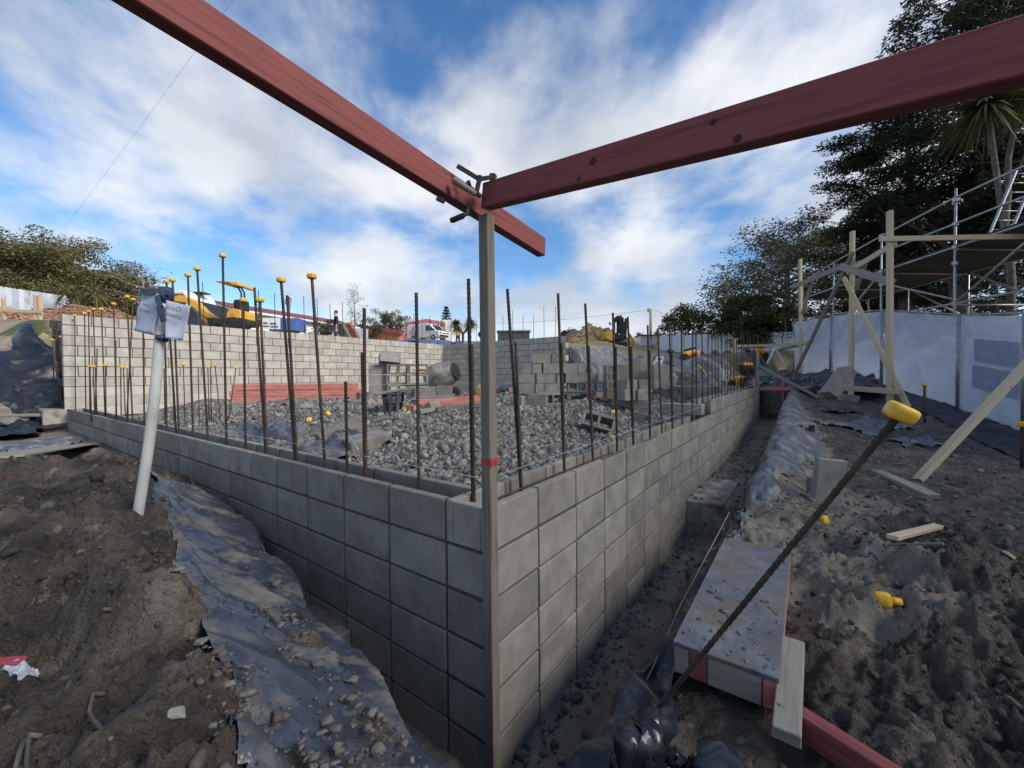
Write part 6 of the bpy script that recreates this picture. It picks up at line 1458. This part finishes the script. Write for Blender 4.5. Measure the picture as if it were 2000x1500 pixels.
def diggers():
    # yellow digger boom with dark covered truck
    q = P; d = 15.5
    root = thing('excavator', 'yellow excavator boom reaching down in front of the dark covered truck', 'excavator', gp(385, d))
    c = lambda *pts: [q(x, y, d) for x, y in pts]
    def ribbon(up, lo, th, nm, mat, dd=d):
        poly = up + lo[::-1]; o = q(*poly[0], dd); pts = [q(x, y, dd) for x, y in poly]; P2 = [(float((p - o)[0]), float((p - o)[2])) for p in pts]
        return MB().prism(P2, o, (1, 0, 0), (0, 0, 1), th).build(nm, MAT[mat], root, .015)
    ribbon([(337, 583), (356, 578), (372, 582), (388, 590), (405, 608), (423, 620)], [(337, 591), (354, 590), (368, 592), (384, 602), (400, 616), (419, 627)], .3, 'boom', 'yellow')
    ribbon([(396, 612), (402, 617), (412, 630), (412, 634)], [(393, 618), (398, 624), (408, 636), (410, 637)], .2, 'dipper_link', 'orange')
    MB().tube(c((374, 598), (388, 610), (400, 622)), .035, 8).build('ram', MAT['steel'], root); MB().tube(c((338, 578), (352, 576), (364, 578), (362, 582), (340, 581)), .015, 6).build('hose', MAT['orange'], root)
    ribbon([(410, 622), (424, 622), (430, 632), (426, 640)], [(412, 632), (414, 640), (420, 642), (424, 641)], .35, 'bucket', 'iron')
    MB().tube(c((372, 599), (386, 611), (399, 623), (418, 636)), .02, 6).build('hose', MAT['steel'], root)
    t = thing('covered_truck', 'white cab truck with navy covered tray parked behind the excavator boom', 'truck', gp(395, 19)); d2 = 19
    MB().box((q(388, 620, d2)[0], d2, q(388, 620, d2)[2]), ((416 - 352) / F * d2, 1.9, (645 - 596) / F * d2)).build('tray_cover', MAT['navy'], t, .03)
    MB().prism([(-.48, 0), (.36, 0), (.40, .42), (.20, .74), (-.46, .72)], (q(392, 606, d2)[0], d2 - .3, q(392, 608, d2)[2]), (1, 0, 0), (0, 0, 1), 1.7).build('cab', MAT['whitegloss'], t, .04)
    MB().prism([(-.26, .06), (.24, .06), (.28, .34), (.12, .58), (-.22, .58)], (q(394, 606, d2)[0], d2 - 1.17, q(394, 608, d2)[2]), (1, 0, 0), (0, 0, 1), .02).build('cab_window', MAT['glass'], t)
    MB().box(q(387, 573, d2 - .4), (.8, .5, .05)).build('roof_rack', MAT['iron'], t)
    # mini digger with canopy
    d = 14.8; m = thing('mini_excavator', 'yellow mini excavator with curved canopy behind the tall wall', 'excavator', gp(462, d))
    def rib(poly, th, nm, mat, dd=d, bev=.015):
        o = q(*poly[0], dd); pts = [q(x, y, dd) for x, y in poly]; P2 = [(float((p - o)[0]), float((p - o)[2])) for p in pts]; return MB().prism(P2, o, (1, 0, 0), (0, 0, 1), th).build(nm, MAT[mat], m, bev)
    rib([(440, 554), (466, 555), (482, 557), (483, 563), (472, 562), (466, 558), (440, 556.5)], 1.0, 'canopy', 'yellow')
    for off in (0, 6): MB().tube([q(458 + off, 558, d), q(466 + off, 563, d), q(471 + off, 572, d), q(472 + off, 590, d)], .03, 8).build('canopy_post', MAT['iron'], m)
    MB().box(q(472, 602, d), (.28, .5, .55)).build('seat', MAT['rubber'], m, .04)
    rib([(460, 625), (461, 614), (466, 609), (473, 607), (485, 609), (488, 612), (488, 626)], 1.0, 'engine_cover', 'yellow', bev=.03)
    rib([(466, 624), (468, 617), (474, 615), (480, 617), (480, 624)], 1.03, 'cover_vent', 'orange')
    MB().box(q(462, 632, d), (.9, 1.1, .2)).build('turntable', MAT['iron'], m, .02)
    for dd in (d - .5, d + .5):
        mb = MB(); o = q(432, 637, dd); mb.prism([(0, .05), (.08, -.12), (.95, -.12), (1.06, .05), (.98, .2), (.06, .2)], o, (1, 0, 0), (0, 0, 1), .25); mb.build('track', MAT['rubber'], m, .03)
    rib([(452, 612), (457, 612), (456, 628), (452, 628)], .5, 'console', 'iron'); MB().tube([q(431, 625, d), q(432, 604, d), q(434, 602, d), q(435, 606, d)], .012, 6).build('lever', MAT['iron'], m)
    MB().tube([q(462, 598, d - .3), q(456, 592, d - .35), q(463, 596, d - .3)], .03, 8).build('hose', MAT['rubber'], m)
    # dark mini digger by the sand heap, seen from behind
    d = 21.0; g = thing('mini_excavator', 'dark mini excavator with upright folded boom beside the big sand heap', 'excavator', gp(1205, d))
    def rg(poly, th, nm, mat, dd=d, bev=.01):
        o = q(*poly[0], dd); pts = [q(x, y, dd) for x, y in poly]; P2 = [(float((p - o)[0]), float((p - o)[2])) for p in pts]; return MB().prism(P2, o, (1, 0, 0), (0, 0, 1), th).build(nm, MAT[mat], g, bev)
    rg([(1179, 650), (1194, 648), (1195, 665), (1190, 668), (1179, 662)], .9, 'counterweight', 'yellow', bev=.04)
    for x in (1199, 1206, 1216, 1222): MB().tube([q(x, 617 + abs(x - 1209) * .4, d), q(x + .5, 640, d), q(x - .5, 662, d)], .06, 8).build('frame_tube', MAT['iron'], g)
    rg([(1209, 617), (1213, 615), (1214, 640), (1210, 652), (1207, 650)], .25, 'boom', 'iron'); rg([(1212, 630), (1222, 626), (1221, 656), (1212, 658)], .3, 'guard', 'iron'); rg([(1199, 622), (1206, 616), (1210, 622), (1203, 630)], .2, 'ram_head', 'iron')
    MB().box(q(1208, 660, d), (.55, .6, .3)).build('base', MAT['iron'], g, .03); MB().box(q(1204, 668, d), (.2, .3, .25)).build('hook_block', MAT['iron'], g, .02)
    MB().tube([q(1191, 632, d), q(1199, 636, d)], .015, 6).build('mirror_arm', MAT['iron'], g); MB().box(q(1191, 632, d), (.08, .05, .14)).build('mirror', MAT['rubber'], g, .01)
    for dd in (d - .4, d + .4): o = np.array([*q(1195, 672, dd)[:2], Hp(*q(1195, 672, dd)[:2])]); MB().prism([(0, .1), (.06, 0), (.7, 0), (.78, .1), (.7, .26), (.06, .26)], o, (1, 0, 0), (0, 0, 1), .22).build('track', MAT['rubber'], g, .02)
    rg([(1226, 652), (1230, 651), (1241, 668), (1238, 671)], .12, 'dipper', 'orange')
diggers()
def far_bits():
    q = P
    d = 45; h = thing('house', 'small house with dark roof and blue wall behind the big sand heap', 'house', gp(1125, d)); c = q(1121, 668, d)
    MB().box((c[0], d, c[2]), (1.9, 3, 1.6)).build('wall', MAT['bluebin'], h); MB().box((q(1112, 668, d)[0], d - .2, c[2]), (.35, 3, 1.6)).build('corner_board', MAT['white'], h)
    MB().prism([(-1.3, 0), (1.5, -.3), (1.0, .45), (-.6, .75)], (q(1122, 660, d)[0], d - .2, q(1122, 661, d)[2]), (1, 0, 0), (0, 0, 1), 3.6).build('roof', MAT['dark_roof'], h)
    d = 30; p = q(1003, 655, d); b = thing('site_office', 'long grey flat-roofed office behind the tall wall', 'office', gp(1003, d)); MB().box((q(1003, 657, d)[0], d, q(1003, 657, d)[2] - .2), (60 / F * d, 2.2, .9)).build('body', MAT['dark_roof'], b); MB().box((q(1003, 649, d)[0], d, q(1003, 649.5, d)[2]), (64 / F * d, 2.4, .08)).build('roof', MAT['steel'], b)
    for px in (985, 1012): MB().box(q(px, 656, d - 1.12), (.35, .04, .5)).build('door', MAT['white'], b)
    # power pole and lines
    d = 34; p = gp(1270, d); r = thing('power_pole', 'wooden power pole with a grey transformer box at its top', 'pole', p); tp = q(1270, 606, d)
    MB().tube([(tp[0], d, p[2] - .3), (tp[0], d, tp[2])], [.13, .10], 10).build('shaft', MAT['bark_pale'], r); MB().box(q(1267.5, 606, d - .1), (.24, .24, .30)).build('box', MAT['steel'], r, .02)
    def wire(a, b, sag, label):
        a = np.array(a); b = np.array(b); mb = MB(); mb.tube([a * (1 - t) + b * t - np.array([0, 0, sag * math.sin(math.pi * t)]) for t in np.linspace(0, 1, 14)], .012, 5); tag(mb.build('power_line', MAT['rubber']), label, 'wire')
    wire(q(1266, 606, d), q(940, 632, 60), .3, 'thin wire running from the power pole towards the cabbage tree'); wire(q(1273, 605, d), q(1345, 622, 40), .1, 'thin wire running from the power pole behind the small dark tree')
    mb = MB(); a = q(455, 0, 25); b = q(130, 440, 40); mb.tube([a * 1.4 - b * .4, a, (a + b) / 2 - [0, 0, .1], b, b * 1.3 - a * .3], .006, 5); tag(mb.build('power_line', MAT['rubber']), 'long thin wire crossing the sky above the big rounded evergreen', 'wire')
    # white sheds and marker boards by the pole
    d = 33
    for (x0, x1, y0, y1, lab) in [(1246, 1264, 657, 682, 'white panel shed left of the power pole'), (1274, 1288, 656, 684, 'white panel shed right of the power pole')]:
        a = q(x0, y1, d); b2 = q(x1, y0, d); r2 = thing('white_shed', lab, 'shed', (*((a + b2) / 2)[:2], a[2])); MB().box((a + b2) / 2, (b2[0] - a[0], 1.2, b2[2] - a[2])).build('body', MAT['whitegloss'], r2); MB().box(((a + b2) / 2)[:3] * [1, 1, 0] + [0, -.05, b2[2] + .04], (b2[0] - a[0] + .2, 1.5, .07)).build('roof', MAT['dark_roof'], r2)
    r3 = thing('marker_board', 'white board with a black figure three fixed to the power pole', 'sign', q(1270, 668, 32.5)); MB().box(q(1269.5, 663, 32.4), (.34, .03, .5)).build('board', MAT['whitegloss'], r3)
    for z in (658, 663, 668): MB().box(q(1270, z, 32.37), (.18, .02, .04)).build('stroke', MAT['ink'], r3)
    MB().box(q(1272, 663, 32.37), (.04, .02, .40)).build('stroke', MAT['ink'], r3)
    # plants, drum and planter clutter on the right terrace
    plank('timber_prop', 'orange painted timber prop leaning by the power pole', q(1278, 690, 25), q(1283, 668, 25), .06, .08, MAT['orange'], up=(0, 1, 0)); plank('timber_post', 'raw pine post behind the dense bars', q(1434, 690, 17), q(1434, 664, 17), .08, .1, MAT['pine'], 'post', up=(0, 1, 0))
    tag(MB().box(q(1438, 663, 17), (.14, .1, .08)).build('hivis_flag', MAT['hivis_y'], bevel=.01), 'yellow cloth hung on the raw pine post', 'cloth')
    plank('dark_board', 'dark board lying on the cut bank edge before the white hoarding', q(1338, 684, 17), q(1356, 680, 17), .3, .08, MAT['iron'], 'board'); plank('pvc_offcut', 'yellow and white striped stick lying on the tarpaulin slope', q(1364, 712, 12), q(1380, 731, 11.5), .03, .03, MAT['cap'], 'stick')
    for i, (px, py, s) in enumerate([(1310, 686, .4), (1420, 690, .5), (1395, 688, .35)]): p = q(px, py, 17.5); tag(MB().ico(p, s * .4, 2, .25, (1, .7, .6)).build('earth_clump', MAT['clod']), 'dark clump of earth on the cut bank edge before the hoarding', 'earth', 'dark earth clumps before the hoarding')
    # yellow tracked spotlight mast over the sand
    r4 = thing('floodlight', 'small pale floodlight peeping over the big sand heap', 'light', q(1165, 650, 30)); MB().tube([q(1164, 656, 30), q(1165, 646, 30)], .02, 6).build('mast', MAT['steel'], r4); MB().box(q(1165, 646, 30), (.2, .08, .1)).build('lamp_head', MAT['white'], r4, .01)
far_bits()

# ================================================================== PEOPLE
def person(label, joints, mats, hair=None, scale=1.0, loc=(0, 0, 0), yaw=0, cat='person', helmet=None):
    """one continuous skinned body; joints: name -> (x,y,z,r); mats: name -> material for the face nearest each joint"""
    E = [('pelvis', 'waist'), ('waist', 'chest'), ('chest', 'neck'), ('neck', 'head'), ('head', 'crown')]
    for s in 'LR': E += [('chest', 'sh' + s), ('sh' + s, 'el' + s), ('el' + s, 'wr' + s), ('wr' + s, 'ha' + s), ('pelvis', 'hi' + s), ('hi' + s, 'kn' + s), ('kn' + s, 'an' + s), ('an' + s, 'to' + s)]
    names = list(joints); me = bpy.data.meshes.new('person'); me.from_pydata([joints[n][:3] for n in names], [(names.index(a), names.index(b)) for a, b in E], [])
    tmp = bpy.data.objects.new('tmp', me); COL.objects.link(tmp); sk = tmp.modifiers.new('s', 'SKIN')
    for i, n in enumerate(names):
        sv = me.skin_vertices[0].data[i]; r = joints[n][3]; sv.radius = (r, r); sv.use_root = n == 'pelvis'
    ss = tmp.modifiers.new('ss', 'SUBSURF'); ss.levels = 2; ss.render_levels = 2
    dg = bpy.context.evaluated_depsgraph_get(); dg.update(); m2 = bpy.data.meshes.new_from_object(tmp.evaluated_get(dg)); bpy.data.objects.remove(tmp)
    m2.materials.clear(); used = []
    J = np.array([joints[n][:3] for n in names])
    for f in m2.polygons:
        n = names[int(np.argmin(((J - np.array(f.center)) ** 2).sum(1)))]; mt = mats.get(n, mats['body'])
        if mt not in used: used.append(mt); m2.materials.append(MAT[mt])
        f.material_index = used.index(mt); f.use_smooth = True
    o = link('person', m2, loc); o.rotation_euler = (0, 0, yaw); o.scale = (scale,) * 3; tag(o, label, cat); ORG[o.name] = (0, 0, 0)
    h = np.array(joints['head'][:3]); c = np.array(joints['crown'][:3])
    if hair: MB().ico(c * .75 + h * .25 + np.array([0, .02, .01]), .105, 2, .03, (.9, 1, .85)).build('hair', MAT[hair], o)
    if helmet: MB().ico(c * .9 + h * .1, .135, 2, 0, (1, 1.1, .75)).build('helmet', MAT[helmet], o)
    # nose and face features
    f = np.array([0, -.095, 0]); MB().ico(h + f * 1.02 + np.array([0, 0, .03]), .018, 1).build('nose', MAT['skin'], o)
    return o
def stand(arms=0.0, fold=True):
    J = {'pelvis': (0, 0, .95, .13), 'waist': (0, 0, 1.1, .12), 'chest': (0, 0, 1.32, .145), 'neck': (0, -.01, 1.5, .055), 'head': (0, -.02, 1.6, .085), 'crown': (0, -.01, 1.71, .075)}
    for s, k in (('L', 1), ('R', -1)):
        J.update({'sh' + s: (k * .19, 0, 1.41, .062), 'el' + s: (k * .25, -.03, 1.14, .046), 'wr' + s: (k * (.14 if fold else .25), -.2 if fold else -.06, 1.06 if fold else .90, .034), 'ha' + s: (k * (.06 if fold else .25), -.26 if fold else -.08, 1.06 if fold else .80, .036),
                  'hi' + s: (k * .10, 0, .88, .095), 'kn' + s: (k * .11, -.02, .48, .065), 'an' + s: (k * .12, .01, .09, .045), 'to' + s: (k * .13, -.14, .045, .042)})
    return J
def bent():
    J = {'pelvis': (0, .12, .82, .14), 'waist': (0, -.02, .95, .125), 'chest': (0, -.25, 1.02, .15), 'neck': (0, -.42, .99, .055), 'head': (0, -.52, .95, .085), 'crown': (0, -.61, .93, .075)}
    for s, k in (('L', 1), ('R', -1)):
        J.update({'sh' + s: (k * .18, -.32, .98, .062), 'el' + s: (k * .22, -.36, .72, .046), 'wr' + s: (k * .16, -.46, .50, .034), 'ha' + s: (k * .12, -.50, .40, .036),
                  'hi' + s: (k * .11, .12, .76, .1), 'kn' + s: (k * .14, -.08, .44, .066), 'an' + s: (k * .14, .08, .09, .045), 'to' + s: (k * .15, -.07, .045, .042)})
    return J
top = lambda m, legs, **k: dict({'body': m, 'chest': m, 'waist': m, 'shL': m, 'shR': m, 'elL': m, 'elR': m, 'neck': 'skin', 'head': 'skin', 'crown': 'skin', 'wrL': 'skin', 'wrR': 'skin', 'haL': 'skin', 'haR': 'skin', 'pelvis': legs, 'hiL': legs, 'hiR': legs, 'knL': legs, 'knR': legs, 'anL': legs, 'anR': legs, 'toL': 'rubber', 'toR': 'rubber'}, **k)
def people():
    q = P
    def put(px, ytop, d, H_=1.78): t = q(px, ytop, d); return (t[0], t[1], t[2] - H_)
    person('person in a black top standing behind the leaning pallets looking down', stand(fold=False), top('cloth', 'denim'), 'hair', 1.0, put(656, 606, 21.5), -.9)
    person('person in a yellow jacket and jeans standing with folded arms beside the van', stand(fold=True), top('hivis_y', 'denim'), None, 1.0, put(894, 637, 33), .3)
    person('person in dark clothes bending over behind the grey post', bent(), top('cloth', 'cloth'), 'hair', 1.0, np.array(q(942, 668, 22)) - [0, 0, .35], 1.2)
    person('crouching person in an orange striped vest kneeling low among the bars', bent(), top('hivis', 'cloth'), 'hair', .8, np.array(q(1436, 752, 12.5)) - [0, 0, .55], .2)
    person('person in an orange vest bending over beside the thin grey post', bent(), top('hivis', 'cloth'), 'hair', .85, np.array(q(1460, 742, 13.4)) - [0, 0, .30], 2.7)
    person('person in an orange jacket leaning forward behind the pale trestle', bent(), top('hivis', 'cloth'), 'hair', 1.0, np.array(q(1487, 712, 15)) - [0, 0, .45], -1.4)
    person('person in orange working low before the white hoarding', bent(), top('hivis', 'cloth'), 'hair', 1.0, np.array(q(1340, 712, 14.2)) - [0, 0, .55], 1.7)
people()
